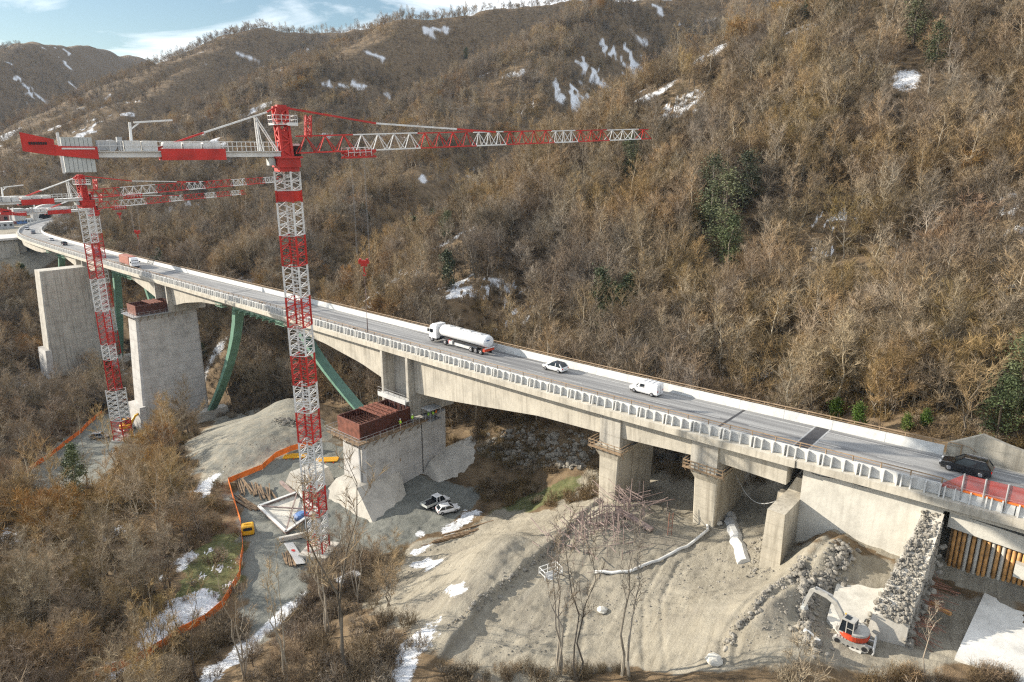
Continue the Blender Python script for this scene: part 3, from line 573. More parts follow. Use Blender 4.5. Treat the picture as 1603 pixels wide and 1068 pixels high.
# green strut frames
def strut_frame(sl, sr, footl, footr, zl, zr, label):
    root = thing('strut_frame', label, 'steel strut frame', BP((sl+sr)/2, 0, -3), 0, 'green strut frames under the deck')
    inv = Matrix.Translation(-Vector(root.location))
    def put(nm, mb, m):
        o = mb.build(nm, m, None); o.parent = root; o.matrix_parent_inverse = inv
    for o in (-1.1, 1.1):
        mb = MB()
        t = sweep([(o-0.35,-2.3),(o-0.35,-4.6),(o+0.35,-4.6),(o+0.35,-2.3)], sl, sr, 3); mb.add(t.v, t.f)
        for k in range(12):                                   # web stiffeners
            s = sl+(sr-sl)*(k+0.5)/12; mb.hexa([BP(s-.05,o-0.5,-4.6),BP(s+.05,o-0.5,-4.6),BP(s+.05,o+0.5,-4.6),BP(s-.05,o+0.5,-4.6)],[BP(s-.05,o-0.5,-2.32),BP(s+.05,o-0.5,-2.32),BP(s+.05,o+0.5,-2.32),BP(s-.05,o+0.5,-2.32)])
        put('beam', mb, M['green_pale'])
        for st, sf, zf in (((sl,footl,zl),(sr,footr,zr)) if o > 0 else ()):
            pts = []
            for k in range(9):
                t = k/8; s = st+(sf-st)*(t**1.45); z = (zdeck(st)-3.6)*(1-t)+zf*t; pts.append(BP(s, 0) + Vector((0,0,z-zdeck(s))))
            mb = MB(); rings = []
            d, nn = path_at(st)[1:]; 
            for k, p in enumerate(pts):
                t = k/8; wd = 2.0-0.7*t; sg = 1 if sf > st else -1; u = W(d[0],d[1]); v = W(nn[0],nn[1])
                rings.append([p-u*wd/2-v*1.2, p+u*wd/2-v*1.2, p+u*wd/2+v*1.2, p-u*wd/2+v*1.2])
            mb.loft(rings); put('leg', mb, M['green'])
    mb = MB()
    for k in range(10):
        a = sl+(sr-sl)*k/10; b = sl+(sr-sl)*(k+1)/10
        mb.beam(BP(a,-3.0,-4.2), BP(b,3.0,-4.2), 0.25); mb.beam(BP(a,-3.0,-4.2), BP(a,3.0,-4.2), 0.3)
    put('cross_brace', mb, M['green'])
    for s in (sl, sr):                                         # inspection cage under the joints
        mb = MB()
        for dz in (-3.0,-2.2,-1.9): mb.beam(BP(s-2,-5.2,dz), BP(s+2,-5.2,dz), 0.09)
        for ds in (-2,-1,0,1,2): mb.beam(BP(s+ds,-5.2,-3.0), BP(s+ds,-5.2,-1.9), 0.08); mb.beam(BP(s+ds,-5.2,-3.0), BP(s+ds,-3.7,-3.0), 0.12)
        put('inspection_cage', mb, M['green_pale'])
    for sf, zf in ((footl,zl),(footr,zr)):
        mb = MB(); p = [(sf-2.2,-5.2),(sf+2.2,-5.2),(sf+2.2,5.2),(sf-2.2,5.2)]
        mb.hexa([BP(a,b)+Vector((0,0,zf-6-zdeck(a))) for a,b in p], [BP(sf+(a-sf)*.7,b*.9)+Vector((0,0,zf+0.8-zdeck(a))) for a,b in p])
        put('footing', mb, M['conc_foot'])
strut_frame(142, 175, 112, 202.5, -57.5, -78, 'green steel strut frame with curved leg beside the pier, nearest under the deck')
strut_frame(244, 276, 224, 289, -66, -79, 'green steel strut frame between the two tall far piers')
strut_frame(327, 354, 309, 371, -68, -64, 'green steel strut frame at the far left abutment')

# piers
def prism_pier(name, label, corners_top, corners_bot, ztop, zbot, m, chamfer=0.35):
    root = thing(name, label, 'bridge pier', W(np.mean([c[0] for c in corners_bot]), np.mean([c[1] for c in corners_bot]), zbot))
    inv = Matrix.Translation(-Vector(root.location)); root['_'] = 0; del root['_']
    def ring(c, z):
        out = []
        for i in range(4):
            p = Vector((*c[i],0)); a = Vector((*c[i-1],0)); b = Vector((*c[(i+1)%4],0))
            out += [p+(a-p).normalized()*chamfer, p+(b-p).normalized()*chamfer]
        return [W(q.x, q.y, z) for q in out]
    mb = MB(); mb.loft([ring(corners_bot, zbot), ring(corners_top, ztop)])
    o = mb.build('shaft', m); o.parent = root; o.matrix_parent_inverse = inv
    return root, inv
def rect(s0, s1, n0, n1): return [(s0,n0),(s1,n0),(s1,n1),(s0,n1)]
def put(root, nm, mb, m, **k):
    o = mb.build(nm, m, None, **k); o.parent = root; o.matrix_parent_inverse = Matrix.Translation(-Vector(root.location)); return o
# pier beside the near crane, with its joint line, walkway and pipes
p1, inv = prism_pier('bridge_pier', 'wide pale concrete pier behind the near crane, carrying rusty red formwork', rect(92,98.6,65,84.9), rect(92,98.6,64.6,84.6), -48.4, -62, M['conc_new'], 0.5)
mb = MB(); mb.snbox(91.9,92.02,78.2,78.3,-61,-48.5); put(p1, 'joint', mb, M['dark'])
mb = MB(); mb.snbox(92.6,92.9,64.45,64.72,-62,-49); put(p1, 'groove', mb, M['steel'])
for z in (-51, -55):
    mb = MB(); mb.snbox(91.86,91.99,72.8,72.95,z,z+0.5); put(p1, 'bracket', mb, M['rail'])
pB, _ = prism_pier('bridge_pier', 'tall pale concrete pier with dark red formwork, behind the far crane mast', rect(211,217.5,72.6,90.5), rect(211,218.5,70.0,90.5), -46.6, -90, M['conc_new'], 0.5)
mb = MB(); mb.hexa([W(a,b,-90) for a,b in rect(210.4,219,68.6,70.2)], [W(a,b,-74) for a,b in rect(210.4,219,69.6,71.4)]); put(pB, 'plinth', mb, M['conc_new'])
pC, _ = prism_pier('bridge_pier', 'tall weathered grey pier furthest left, bare flat top without formwork', rect(294,301,71,93), rect(294,302,68.5,93), -42.4, -90, M['conc'], 0.4)
mb = MB(); mb.hexa([W(a,b,-90) for a,b in rect(293.5,302.5,67.0,69.5)], [W(a,b,-72) for a,b in rect(293.5,302.5,68.0,70.0)]); put(pC, 'plinth', mb, M['conc_new'])
p2, _ = prism_pier('bridge_pier', 'short cream concrete pier above the tangle of old steel, flared at its top', rect(47,50.2,75.6,85.6), rect(47.4,49.9,75.4,85.4), -41.6, -53, M['conc_old'], 0.12)
p3, _ = prism_pier('bridge_pier', 'short ribbed concrete pier left of the black gap by the abutment', rect(32.8,36,76.6,85.8), rect(33.0,35.8,77.0,85.4), -40.4, -52, M['conc_old'], 0.12)
for root, s0, s1, n0, n1, zt in ((p2,46.2,51.0,75.0,86.4,-40.2),(p3,32.0,36.8,76.0,86.4,-39.3)):
    mb = MB(); 
    mb.hexa([W(a,b,zt-1.6) for a,b in rect(s0+0.9,s1-0.9,n0+0.5,n1-0.5)], [W(a,b,zt-0.02) for a,b in rect(s0+0.2,s1-0.2,n0-0.2,n1+0.2)]); put(root, 'head', mb, M['conc_old'])
    mb = MB()
    for dz in (0.1, 0.55, 1.0):
        mb.beam(W(s0-.3,n0-.6,zt+dz), W(s1+.3,n0-.6,zt+dz), 0.08); mb.beam(W(s0-.3,n0-.6,zt+dz), W(s0-.3,n0+2.5,zt+dz), 0.08); mb.beam(W(s1+.3,n0-.6,zt+dz), W(s1+.3,n0+2.5,zt+dz), 0.08)
    for i in range(6):
        s = s0-.3+(s1-s0+.6)*i/5; mb.beam(W(s,n0-.6,zt), W(s,n0-.6,zt+1.1), 0.08); mb.beam(W(s,n0-.6,zt+.05), W(s,n0+.3,zt-.9), 0.08)
    mb.snbox(s0-.4,s1+.4,n0-.7,n0,zt-.06,zt)
    put(root, 'catwalk', mb, M['rail'])
for n in (78.6, 80.9, 83.2):
    mb = MB(); mb.snbox(32.88,33.02,n,n+0.22,-50,-41.2); put(p3, 'rib', mb, M['conc_old'])
# abutment: pillar, stepped block, long wall
ab = thing('bridge_abutment', 'big cream concrete abutment wall with a square pillar, beneath the right end of the road', 'abutment', W(15, 77, -43))
mb = MB(); mb.hexa([W(a,b,-52) for a,b in rect(22.0,24.6,70.6,79)], [W(a,b,-38.9) for a,b in rect(22.3,24.3,71,79)]); put(ab, 'pillar', mb, M['conc_old'])
mb = MB(); mb.hexa([W(a,b,-52) for a,b in rect(22.9,26.6,78.2,88)], [W(a,b,-39.6) for a,b in rect(22.6,25.4,77.2,88)]); mb.hexa([W(a,b,-39.6) for a,b in rect(22.6,24.6,77.2,87)], [W(a,b,-36.9) for a,b in rect(22.3,23.4,77.0,87)]); put(ab, 'stepped_block', mb, M['conc_old'])
mb = MB(); mb.hexa([W(22.2,75.2,-50),W(8.9,75.4,-50),W(8.9,77,-50),W(22.2,77,-50)], [W(22.4,75.9,-34.72),W(8.4,75.9,-34.5),W(8.4,77,-34.5),W(22.4,77,-34.72)]); put(ab, 'wall', mb, M['conc_pale'])
mb = MB(); mb.tube([W(21.5-i*0.9,75.83,-35.3+0.04*i-0.12*math.sin(i*1.3)) for i in range(15)], 0.035, 5); put(ab, 'cable', mb, M['dark'])
# ------------------------------------------------------------------ formwork on the two tall piers
def formwork(label, s0, s1, n0, n1, zb, h, cat_label_platform, rusty=True):
    root = thing('formwork_box', label, 'formwork', W((s0+s1)/2,(n0+n1)/2,zb))
    t = 0.22
    def panel(a, b, nm='wall_panel', mm=None, gap=1.1):
        mb = MB(); a = Vector((*a,0)); b = Vector((*b,0)); L = (b-a).length; d = (b-a)/L; nn = Vector((-d.y,d.x,0))
        P = lambda u, v, z: W(*(a+d*u+nn*v).xy, zb+z)
        mb.hexa([P(0,0,0),P(L,0,0),P(L,t,0),P(0,t,0)],[P(0,0,h),P(L,0,h),P(L,t,h),P(0,t,h)])
        k = int(L/gap)
        for i in range(k+1):
            u = min(L-0.1, i*L/k); mb.hexa([P(u,-.16,0.02),P(u+.1,-.16,0.02),P(u+.1,0,0.02),P(u,0,0.02)],[P(u,-.16,h-.02),P(u+.1,-.16,h-.02),P(u+.1,0,h-.02),P(u,0,h-.02)])
        for z in (0.25, h*0.5, h-0.3): mb.hexa([P(0,-.12,z),P(L,-.12,z),P(L,0,z),P(0,0,z)],[P(0,-.12,z+.12),P(L,-.12,z+.12),P(L,0,z+.12),P(0,0,z+.12)])
        return put(root, nm, mb, mm or M['form'])
    panel((s0,n0),(s0,n1)); panel((s0,n0),(s0,n0)) if False else None
    e = panel((s1,n0),(s0,n0), 'wall_panel', M['formlight'], 0.8); panel((s1,n1),(s1,n0)); panel((s0,n1),(s1,n1))
    mb = MB()                                       # rebar sticking out of the last pour
    for i in range(9):
        for j in range(20):
            s = s0+.5+(s1-s0-1)*i/8; n = n0+.5+(n1-n0-1)*j/19
            if (i in (0,8)) or (j in (0,19)) or random.random() < 0.55: mb.beam(W(s,n,zb), W(s,n,zb+h*(0.75+0.35*random.random())), 0.05)
    for z in (0.5, 1.1, 1.7):
        for i in range(9): s = s0+.5+(s1-s0-1)*i/8; mb.beam(W(s,n0+.4,zb+z), W(s,n1-.4,zb+z), 0.05)
        for j in range(14): n = n0+.5+(n1-n0-1)*j/13; mb.beam(W(s0+.4,n,zb+z), W(s1-.4,n,zb+z), 0.05)
    put(root, 'rebar_cage', mb, M['rebar'])
    mb = MB()
    for f in (0.42, 0.52, 0.62, 0.72):
        n = n0+(n1-n0)*f; mb.beam(W(s0-.1,n,zb+h+.12), W(s1+.1,n,zb+h+.12), 0.22); mb.beam(W(s0-.1,n+.45,zb+h+.12), W(s1+.1,n+.45,zb+h+.12), 0.16)
        for i in range(6): s = s0+(s1-s0)*i/6; mb.beam(W(s,n,zb+h+.2), W(s+(s1-s0)/6,n+.45,zb+h+.2), 0.07)
    put(root, 'tie_beam', mb, M['formlight'])
    pl = thing('work_platform', cat_label_platform, 'platform', W((s0+s1)/2,(n0+n1)/2,zb-.3))
    mb = MB(); x = 1.6
    mb.snbox(s0-x,s0,n0-x,n1+3.5,zb-.22,zb-.02); mb.snbox(s1,s1+x,n0-x,n1+3.5,zb-.22,zb-.02); mb.snbox(s0,s1,n0-x,n0,zb-.22,zb-.02)
    put(pl, 'deck', mb, M['timber'] if rusty else M['steel'])
    mb = MB(); bb = MB()
    for n in np.arange(n0-x+.1, n1+3.4, 1.5):
        mb.beam(W(s0-x+.05,n,zb-.02), W(s0-x+.05,n,zb+1.1), 0.06); mb.beam(W(s1+x-.05,n,zb-.02), W(s1+x-.05,n,zb+1.1), 0.06)
    for z in (0.55, 1.1):
        for s in (s0-x+.05, s1+x-.05): mb.beam(W(s,n0-x,zb+z), W(s,n1+3.4,zb+z), 0.05)
        mb.beam(W(s0-x,n0-x,zb+z), W(s1+x,n0-x,zb+z), 0.05)
    for s in np.arange(s0-x, s1+x+.1, 1.4): mb.beam(W(s,n0-x+.05,zb-.02), W(s,n0-x+.05,zb+1.1), 0.06)
    put(pl, 'guard_rail', mb, M['steel'])
    for n in np.arange(n0+.6, n1+3.2, 2.0):
        for a, b in ((s0,s0-x+.1),(s1,s1+x-.1)):
            o = .02 if a < b else -.02
            bb.beam(W(a+o*0,n,zb-.3), W(b,n,zb-.3), 0.14); bb.beam(W(b,n,zb-.32), W(a,n,zb-1.9), 0.12)
    for s in np.arange(s0+.4, s1, 1.8): bb.beam(W(s,n0-x,zb-.3), W(s,n0,zb-.3), 0.14); bb.beam(W(s,n0-x,zb-.32), W(s,n0+.1,zb-1.9), 0.12)
    put(pl, 'bracket', bb, M['rail'])
    return root
formwork('open box of rusty red formwork full of rebar, on the pier behind the near crane', 92.1, 98.5, 64.6, 75.6, -48.15, 2.9, 'timber walkway with steel brackets around the near red formwork box')
formwork('dark red formwork box on the tall pier beside the second crane mast', 211.1, 217.4, 73.0, 83.0, -46.35, 2.9, 'grey walkway around the far red formwork box', False)
# short access tower standing beside the near formwork
acc = thing('access_cradle', 'small steel access cradle with a white roof sheet at the pier column', 'cradle', W(90.5,79.3,-48.5))
mb = MB(); mb.snbox(89.6,91.8,78.4,81.2,-48.45,-48.3); put(acc, 'deck', mb, M['steel'])
mb = MB(); mb.hexa([W(a,b,-46.15) for a,b in rect(89.4,91.9,78.2,81.3)], [W(a,b,-46.05) for a,b in rect(89.4,91.9,78.2,81.3)]); put(acc, 'roof_sheet', mb, M['white'])
mb = MB()
for s in (89.7,91.7):
    for n in (78.5,81.1): mb.beam(W(s,n,-48.4), W(s,n,-46.1), 0.08)
for z in (-47.9,-47.4): mb.beam(W(89.7,78.5,z), W(89.7,81.1,z), 0.05); mb.beam(W(89.7,78.5,z), W(91.7,78.5,z), 0.05)
put(acc, 'frame', mb, M['steel'])
stg = thing('column_staging', 'pale planked staging with handrail between the column blades over the near formwork', 'staging', W(97,76.5,-45))
mb = MB(); mb.snbox(92.9,101,75.4,77.0,-44.6,-44.45); mb.snbox(92.9,101,75.35,75.4,-45.0,-44.1); put(stg, 'deck', mb, M['white'])
mb = MB()
for s in np.arange(93,101.1,1.6): mb.beam(W(s,75.45,-44.45), W(s,75.45,-43.2), 0.06); mb.beam(W(s,75.5,-48.2), W(s,75.5,-44.6), 0.08)
for z in (-43.8,-43.2): mb.beam(W(93,75.45,z), W(101,75.45,z), 0.06)
put(stg, 'frame', mb, M['steel'])

# ------------------------------------------------------------------ tower cranes
def lattice(mb, p, q, w, h, bays, up, diag=0.5, ch=0.16, br=0.09, tri=False):
    # a lattice girder from p to q: four chords (or a triangle) with zigzag bracing on the faces
    p, q = Vector(p), Vector(q); d = (q-p); L = d.length; d.normalize(); side = d.cross(Vector(up)).normalized(); v = side.cross(d).normalized()
    if tri: cs = [(-w/2,0),(w/2,0),(0,h)]
    else: cs = [(-w/2,-h/2),(w/2,-h/2),(w/2,h/2),(-w/2,h/2)]
    P = lambda c, t: p+d*(L*t)+side*c[0]+v*c[1]
    for c in cs: mb.beam(P(c,0), P(c,1), ch)
    n = len(cs)
    for i in range(n):
        a, b = cs[i], cs[(i+1)%n]
        for k in range(bays):
            t0, t1, tm = k/bays, (k+1)/bays, (k+.5)/bays
            if diag == 'x': mb.beam(P(a,t0), P(b,t1), br); mb.beam(P(b,t0), P(a,t1), br)
            elif tri and i == 0: mb.beam(P(a,t0), P(b,t1), br); mb.beam(P(a,t0), P(b,t0), br)
            elif tri: mb.beam(P(a,t0), P(b,tm), br) if i == 1 else mb.beam(P(b,t0), P(a,tm), br); mb.beam(P(a,tm) if i == 2 else P(b,tm), P(b,t1) if i == 2 else P(a,t1), br)
            else:
                mb.beam(P(a,t0), P(b,tm), br); mb.beam(P(b,tm), P(a,t1), br); mb.beam(P(a,t0), P(b,t0), br)
def tower_crane(label, base, zj, head, jibL, rise, cj, trolley, sections, wide_below=None, detail=True):
    bx, by, bz = base
    root = thing('tower_crane', label, 'tower crane', base, 0, 'red and white tower cranes')
    B = Vector(base); inv = Matrix.Translation(-B)
    def put(nm, mb, m, parent=None):
        o = mb.build(nm, m); o.parent = parent or root
        if parent is None: o.matrix_parent_inverse = inv
        else: o.matrix_parent_inverse = Matrix.Identity(4)
        return o
    hd = Vector((math.sin(head), math.cos(head), 0)); sd = Vector((hd.y, -hd.x, 0))      # sd: to the right of the jib
    rot = Matrix.Rotation(-MAST_ROT, 3, 'Z')
    top = Vector((bx,by,zj))
    w = 2.35
    zs = [zj+q for q in sections]                                    # boundaries, from the slewing ring down
    colr = 1
    mb_l = MB(); z0 = bz
    for i, (za, zb) in enumerate(zip(zs[:-1], zs[1:])):
        if zb < bz: zb = bz
        mb = MB(); kind = 'red' if i % 2 else 'crane_white'
        hgt = za-zb; ww = w if (wide_below is None or za > wide_below) else w*1.45
        c = [Vector((bx,by,0))+rot@Vector((sx*ww/2,sy*ww/2,0)) for sx, sy in ((-1,-1),(1,-1),(1,1),(-1,1))]
        for q in c: mb.beam(q+Vector((0,0,zb)), q+Vector((0,0,za)), 0.22)
        nb = max(1, round(hgt/1.6))
        for a, b in ((0,1),(1,2),(2,3),(3,0)):
            for k in range(nb):
                u0 = zb+hgt*k/nb; u1 = zb+hgt*(k+1)/nb; um = (u0+u1)/2
                A, Bq = c[a], c[b]
                if hgt < 2.2:
                    mb.hexa([A+Vector((0,0,zb+.15)),Bq+Vector((0,0,zb+.15)),Bq*.96+Vector((bx,by,0))*.04+Vector((0,0,zb+.15)),A*.96+Vector((bx,by,0))*.04+Vector((0,0,zb+.15))],
                            [A+Vector((0,0,za-.15)),Bq+Vector((0,0,za-.15)),Bq*.96+Vector((bx,by,0))*.04+Vector((0,0,za-.15)),A*.96+Vector((bx,by,0))*.04+Vector((0,0,za-.15))])
                else:
                    mb.beam(A+Vector((0,0,u0)), Bq+Vector((0,0,um)), 0.085); mb.beam(Bq+Vector((0,0,um)), A+Vector((0,0,u1)), 0.085); mb.beam(A+Vector((0,0,u0)), Bq+Vector((0,0,u0)), 0.085)
        # ladder inside
        for sx in (-.22,.22): mb.beam(Vector((bx,by,zb))+rot@Vector((sx,.5,0)), Vector((bx,by,za))+rot@Vector((sx,.5,0)), 0.04)
        for z in np.arange(zb, za, 0.6): mb.beam(Vector((bx,by,z))+rot@Vector((-.22,.5,0)), Vector((bx,by,z))+rot@Vector((.22,.5,0)), 0.03)
        put('mast_section', mb, M[kind])
        if zb <= bz: break
    mb = MB(); mb.box((bx,by,bz-0.25),(4.6,4.6,1.0), rot); put('foundation', mb, M['conc_foot'])
    # slewing unit
    T = lambda f, s, z: top+hd*f+sd*s+Vector((0,0,z))
    def obox(mb, f0, f1, s0, s1, z0, z1, tz0=0, tz1=0): mb.hexa([T(f0,s0,z0),T(f1,s0,z0+tz1-tz1),T(f1,s1,z0),T(f0,s1,z0)],[T(f0,s0,z1),T(f1,s0,z1),T(f1,s1,z1),T(f0,s1,z1)]); return mb
    mb = MB(); obox(mb,-1.5,1.5,-1.5,1.5,-2.35,-1.0); obox(mb,-1.75,1.75,-1.75,1.75,-1.2,-0.95); obox(mb,-1.3,1.3,-1.3,1.3,-2.9,-2.35); put('slewing_ring', mb, M['red'])
    mb = MB(); obox(mb,-2.4,-1.6,-.6,.7,-2.1,-1.0); put('slewing_motor', mb, M['grey_block'])
    # tower head
    mb = MB(); lattice(mb, T(0,0,-0.95), T(-.25,0,5.0), 1.75, 1.3, 3, hd, 0.5, 0.32, 0.2); obox(mb,-.7,.5,-.55,.55,4.6,5.5); obox(mb,-1.2,1.0,-.3,.3,5.0,5.3)
    for s in (-.75,.75): mb.hexa([T(-.9,s-.06,-.9),T(.9,s-.06,-.9),T(.9,s+.06,-.9),T(-.9,s+.06,-.9)],[T(-.55,s-.06,2.2),T(.4,s-.06,2.2),T(.4,s+.06,2.2),T(-.55,s+.06,2.2)])
    head_o = put('tower_head', mb, M['red'])
    mb = MB()
    for f in (-1.5,1.5):
        for z in (3.2,3.7,4.2): mb.beam(T(f,-1.4,z), T(f,1.4,z), 0.06)
        for s in (-1.4,-.5,.5,1.4): mb.beam(T(f,s,3.1), T(f,s,4.3), 0.06)
    for s in (-1.4,1.4):
        for z in (3.2,3.7,4.2): mb.beam(T(-1.5,s,z), T(1.5,s,z), 0.06)
        for f in (-.5,.5): mb.beam(T(f,s,3.1), T(f,s,4.3), 0.06)
    obox(mb,-1.5,1.5,-1.4,1.4,3.0,3.08); obox(mb,.2,1.5,1.0,1.6,2.9,3.3)
    put('head_platform', mb, M['crane_white'])
    mb = MB(); obox(mb,.7,2.4,-2.7,-1.3,-1.5,0.7); put('cab', mb, M['crane_white'])
    mb = MB(); obox(mb,1.0,2.43,-2.73,-1.25,-1.1,0.4); put('cab_window', mb, M['glass'])
    # jib, rising gently towards its tip
    ru = math.tan(rise); J = lambda f, s, z: T(f, s, z+ru*f)
    segs = [(1.6,9.6,2.0,3),(9.6,19.5,2.0,4),(19.5,29,1.95,4),(29,34.5,1.85,3),(34.5,44,1.8,4),(44,49,1.7,3),(49,56,1.65,3),(56,jibL-2.5,1.6,3),(jibL-2.5,jibL,1.5,1)]
    if jibL < 60: segs = [(a*jibL/66,b*jibL/66,c,d) for a, b, c, d in segs[:-1]]+[(segs[-2][1]*jibL/66,jibL,1.5,1)]
    for i, (a, b, h, nb) in enumerate(segs):
        mb = MB(); lattice(mb, J(a,0,-0.6), J(b-0.04,0,-0.6), 1.5, h*1.08, nb, (0,0,1), 0.5, 0.17, 0.10, True); put('jib_section', mb, M['crane_white' if i % 2 else 'red'])
    mb = MB(); lattice(mb, J(3.2,0,1.4), J(3.4,0,4.2), .7, .7, 2, hd, 'x', 0.12, 0.08); put('jib_hoist', mb, M['red'])
    a = T(.6,0,5.15); pts = [a, J(13,0,3.0), J(26,0,1.95), J(33,0,1.35)]
    for i, mk in enumerate(('red','crane_white','red')):
        mb = MB(); mb.beam(pts[i], pts[i+1], 0.2, 0.24); put('jib_tie', mb, M[mk])
    # counter-jib
    c = -1
    K = lambda f, s, z: T(-f*.86, s, z)
    def kbox(mb, f0, f1, s0, s1, z0, z1): return obox(mb, -f1*.86, -f0*.86, s0, s1, z0, z1)
    mb = MB(); kbox(mb,1.0,cj,-.95,-.6,-1.0,-.35); kbox(mb,1.0,cj,.6,.95,-1.0,-.35); kbox(mb,1.0,cj,-1.3,1.3,-.35,-.28)
    for f in np.arange(2, cj, 2.2): mb.beam(K(f,-.8,-.7), K(f,.8,-.7), 0.2)
    put('counter_jib', mb, M['crane_white'])
    mb = MB(); kbox(mb,9.0,17.5,-1.34,-1.26,-1.35,.0); kbox(mb,9.0,17.5,1.26,1.34,-1.35,.0); kbox(mb,9.0,17.5,-1.26,1.26,-1.35,-1.2); put('counter_jib_panel', mb, M['red'])
    mb = MB()
    for f in np.arange(1.5, cj-4, 1.3):
        for s in (-1.3,1.3): mb.beam(K(f,s,-.3), K(f,s,.85), 0.06)
    for s in (-1.3,1.3):
        for z in (.3,.85): mb.beam(K(1.5,s,z), K(cj-4,s,z), 0.05)
    put('guard_rail', mb, M['crane_white'])
    mb = MB(); 
    for f0, f1 in ((9.6,11.8),(12.2,14.4),(14.8,17.0)): kbox(mb,f0,f1,-1.1,1.1,-.25,.75)
    for f0, f1 in ((17.8,19.6),(19.9,21.8)): kbox(mb,f0,f1,-1.0,1.0,-.25,.9)
    put('electric_cabinet', mb, M['crane_white'])
    mb = MB(); mb.tube([K(cj-5.6,-.9,.35), K(cj-5.6,.9,.35)], .65, 14); kbox(mb,cj-5.0,cj-3.9,-.8,.8,-.2,.9); kbox(mb,cj-7.0,cj-6.4,-.6,.6,-.2,1.3); put('hoist_winch', mb, M['steel'])
    mb = MB(); mb.beam(K(cj-8.2,-.9,-.2), K(cj-8.4,-.9,3.0), .28); mb.beam(K(cj-8.9,-.9,3.0), K(cj-13.8,-.9,3.35), .3, .2); mb.beam(K(cj-8.4,-.9,2.2), K(cj-9.6,-.9,3.0), .16); put('davit', mb, M['crane_white'])
    # ballast slabs hang across the end
    mb = MB()
    kk = 7
    for i in range(kk):
        f = cj-3.4+i*.5; kbox(mb,f,f+.46,-1.75,1.75,-2.6,1.2)
    put('counterweight', mb, M['grey_block'])
    mb = MB(); kbox(mb,cj+.12,cj+.4,-1.85,-1.6,-2.7,1.7); kbox(mb,cj+.12,cj+.4,1.6,1.85,-2.7,1.7); kbox(mb,cj-3.6,cj+.1,1.9,1.96,-.1,.06); put('counterweight_frame', mb, M['crane_white'])
    mb = MB(); mb.hexa([K(cj-3.9,1.9,-1.2),K(cj+.8,1.9,-.75),K(cj+.8,1.8,-.75),K(cj-3.9,1.8,-1.2)],[K(cj-3.9,1.9,.2),K(cj+.8,1.9,.25),K(cj+.8,1.8,.25),K(cj-3.9,1.8,.2)])
    mb.hexa([K(cj+.8,1.7,-.8),K(cj+4.3,1.2,-.3),K(cj+4.3,1.1,-.3),K(cj+.8,1.6,-.8)],[K(cj+.8,1.7,.95),K(cj+4.3,1.2,1.7),K(cj+4.3,1.1,1.7),K(cj+.8,1.6,.95)])
    mb.beam(K(cj,1.4,.2), K(cj+4.1,1.1,.7), .15)
    ban = put('end_banner', mb, M['red'])
    # a dark line of lettering too small to read on the banner
    mb = MB(); q = random.Random(4)
    for i in range(8):
        f = cj+1.6+i*.25; hh = .28
        mb.hexa([K(f,1.56-.028*i,.38),K(f+.2,1.56-.028*i,.40),K(f+.2,1.60-.028*i,.40),K(f,1.60-.028*i,.38)],[K(f,1.56-.028*i,.38+hh),K(f+.2,1.56-.028*i,.40+hh),K(f+.2,1.60-.028*i,.40+hh),K(f,1.60-.028*i,.38+hh)])
    put('lettering', mb, M['dark'])
    for s in (-.45,.45):
        q4 = (T(-.9,s*.3,5.15), K(2.3,s*.5,4.55), K(11.5,s,1.9), K(18.2,s,-.1))
        for i, mk in enumerate(('red','crane_white','red')):
            mb = MB(); mb.beam(q4[i], q4[i+1], 0.18); put('counter_tie', mb, M[mk])
    mb = MB()
    for s in (-.5,.5): mb.beam(K(3.9,s,-.3), K(4.0,s,3.9), .14); mb.beam(K(4.0,s,3.9), K(1.2,s,-.3), .12); mb.beam(K(3.4,s,-.3), K(4.0,s,3.9), .08)
    put('mid_frame', mb, M['crane_white'])
    # trolley
    f = trolley
    mb = MB(); lattice(mb, J(f-2.0,0,-1.15), J(f+2.4,0,-1.15), 1.9, .7, 3, (0,0,1), 'x', .2, .14)
    for s in (-1,1): mb.beam(J(f-2,s,-.6), J(f+2.4,s,-.6), .2)
    t_o = put('trolley', mb, M['red'])
    mb = MB()
    for s in (-1.3,1.3):
        for z in (-.8,-.2): mb.beam(J(f-1.8,s,z), J(f+1.6,s,z), .06)
        for q_ in range(5): mb.beam(J(f-1.8+q_*.85,s,-1.3), J(f-1.8+q_*.85,s,-.1), .06)
    put('trolley_cage', mb, M['crane_white'])
    return root, J
MAST_ROT = R(12)
SEC1 = [-2.9,-5.35,-6.95,-11.35,-15.5,-19.9,-24.2,-28.35,-32.8,-36.95,-41.7,-49.5,-53.8,-58,-62,-66]
hx = R(56.5)
C1 = atY(500, 862, 94.0)
c1, J1 = tower_crane('nearest tall red and white tower crane, standing left of the pier with red formwork', (C1[0], C1[1], hpt(C1[0],C1[1])+.4), 0.35, hx, 66, R(2.2), 29.0, 10.0, SEC1)
C2 = atY(182, 690, 181.0); z2 = hpt(C2[0], C2[1])
SEC2 = [-2.9,-12.0,-21.5,-30.5,-39.8,-44.2,-53,-62,-70,-78]
c2, J2 = tower_crane('second tower crane, its mast in front of the tall pier with dark red formwork', (C2[0]+2.2, C2[1], z2+.3), -11.2, R(33), 63, R(2.0), 29.0, 12.5, SEC2, -62)
C3 = atY(187, 588, 245.0); z3 = hpt(C3[0], C3[1])
c3, J3 = tower_crane('furthest tower crane, half hidden behind the second crane mast', (C3[0], C3[1], z3+.3), -19.0, R(33), 63, R(2.0), 29.0, 9.0, [-2.9,-9,-18,-27,-36,-45,-54,-63,-72], -74)
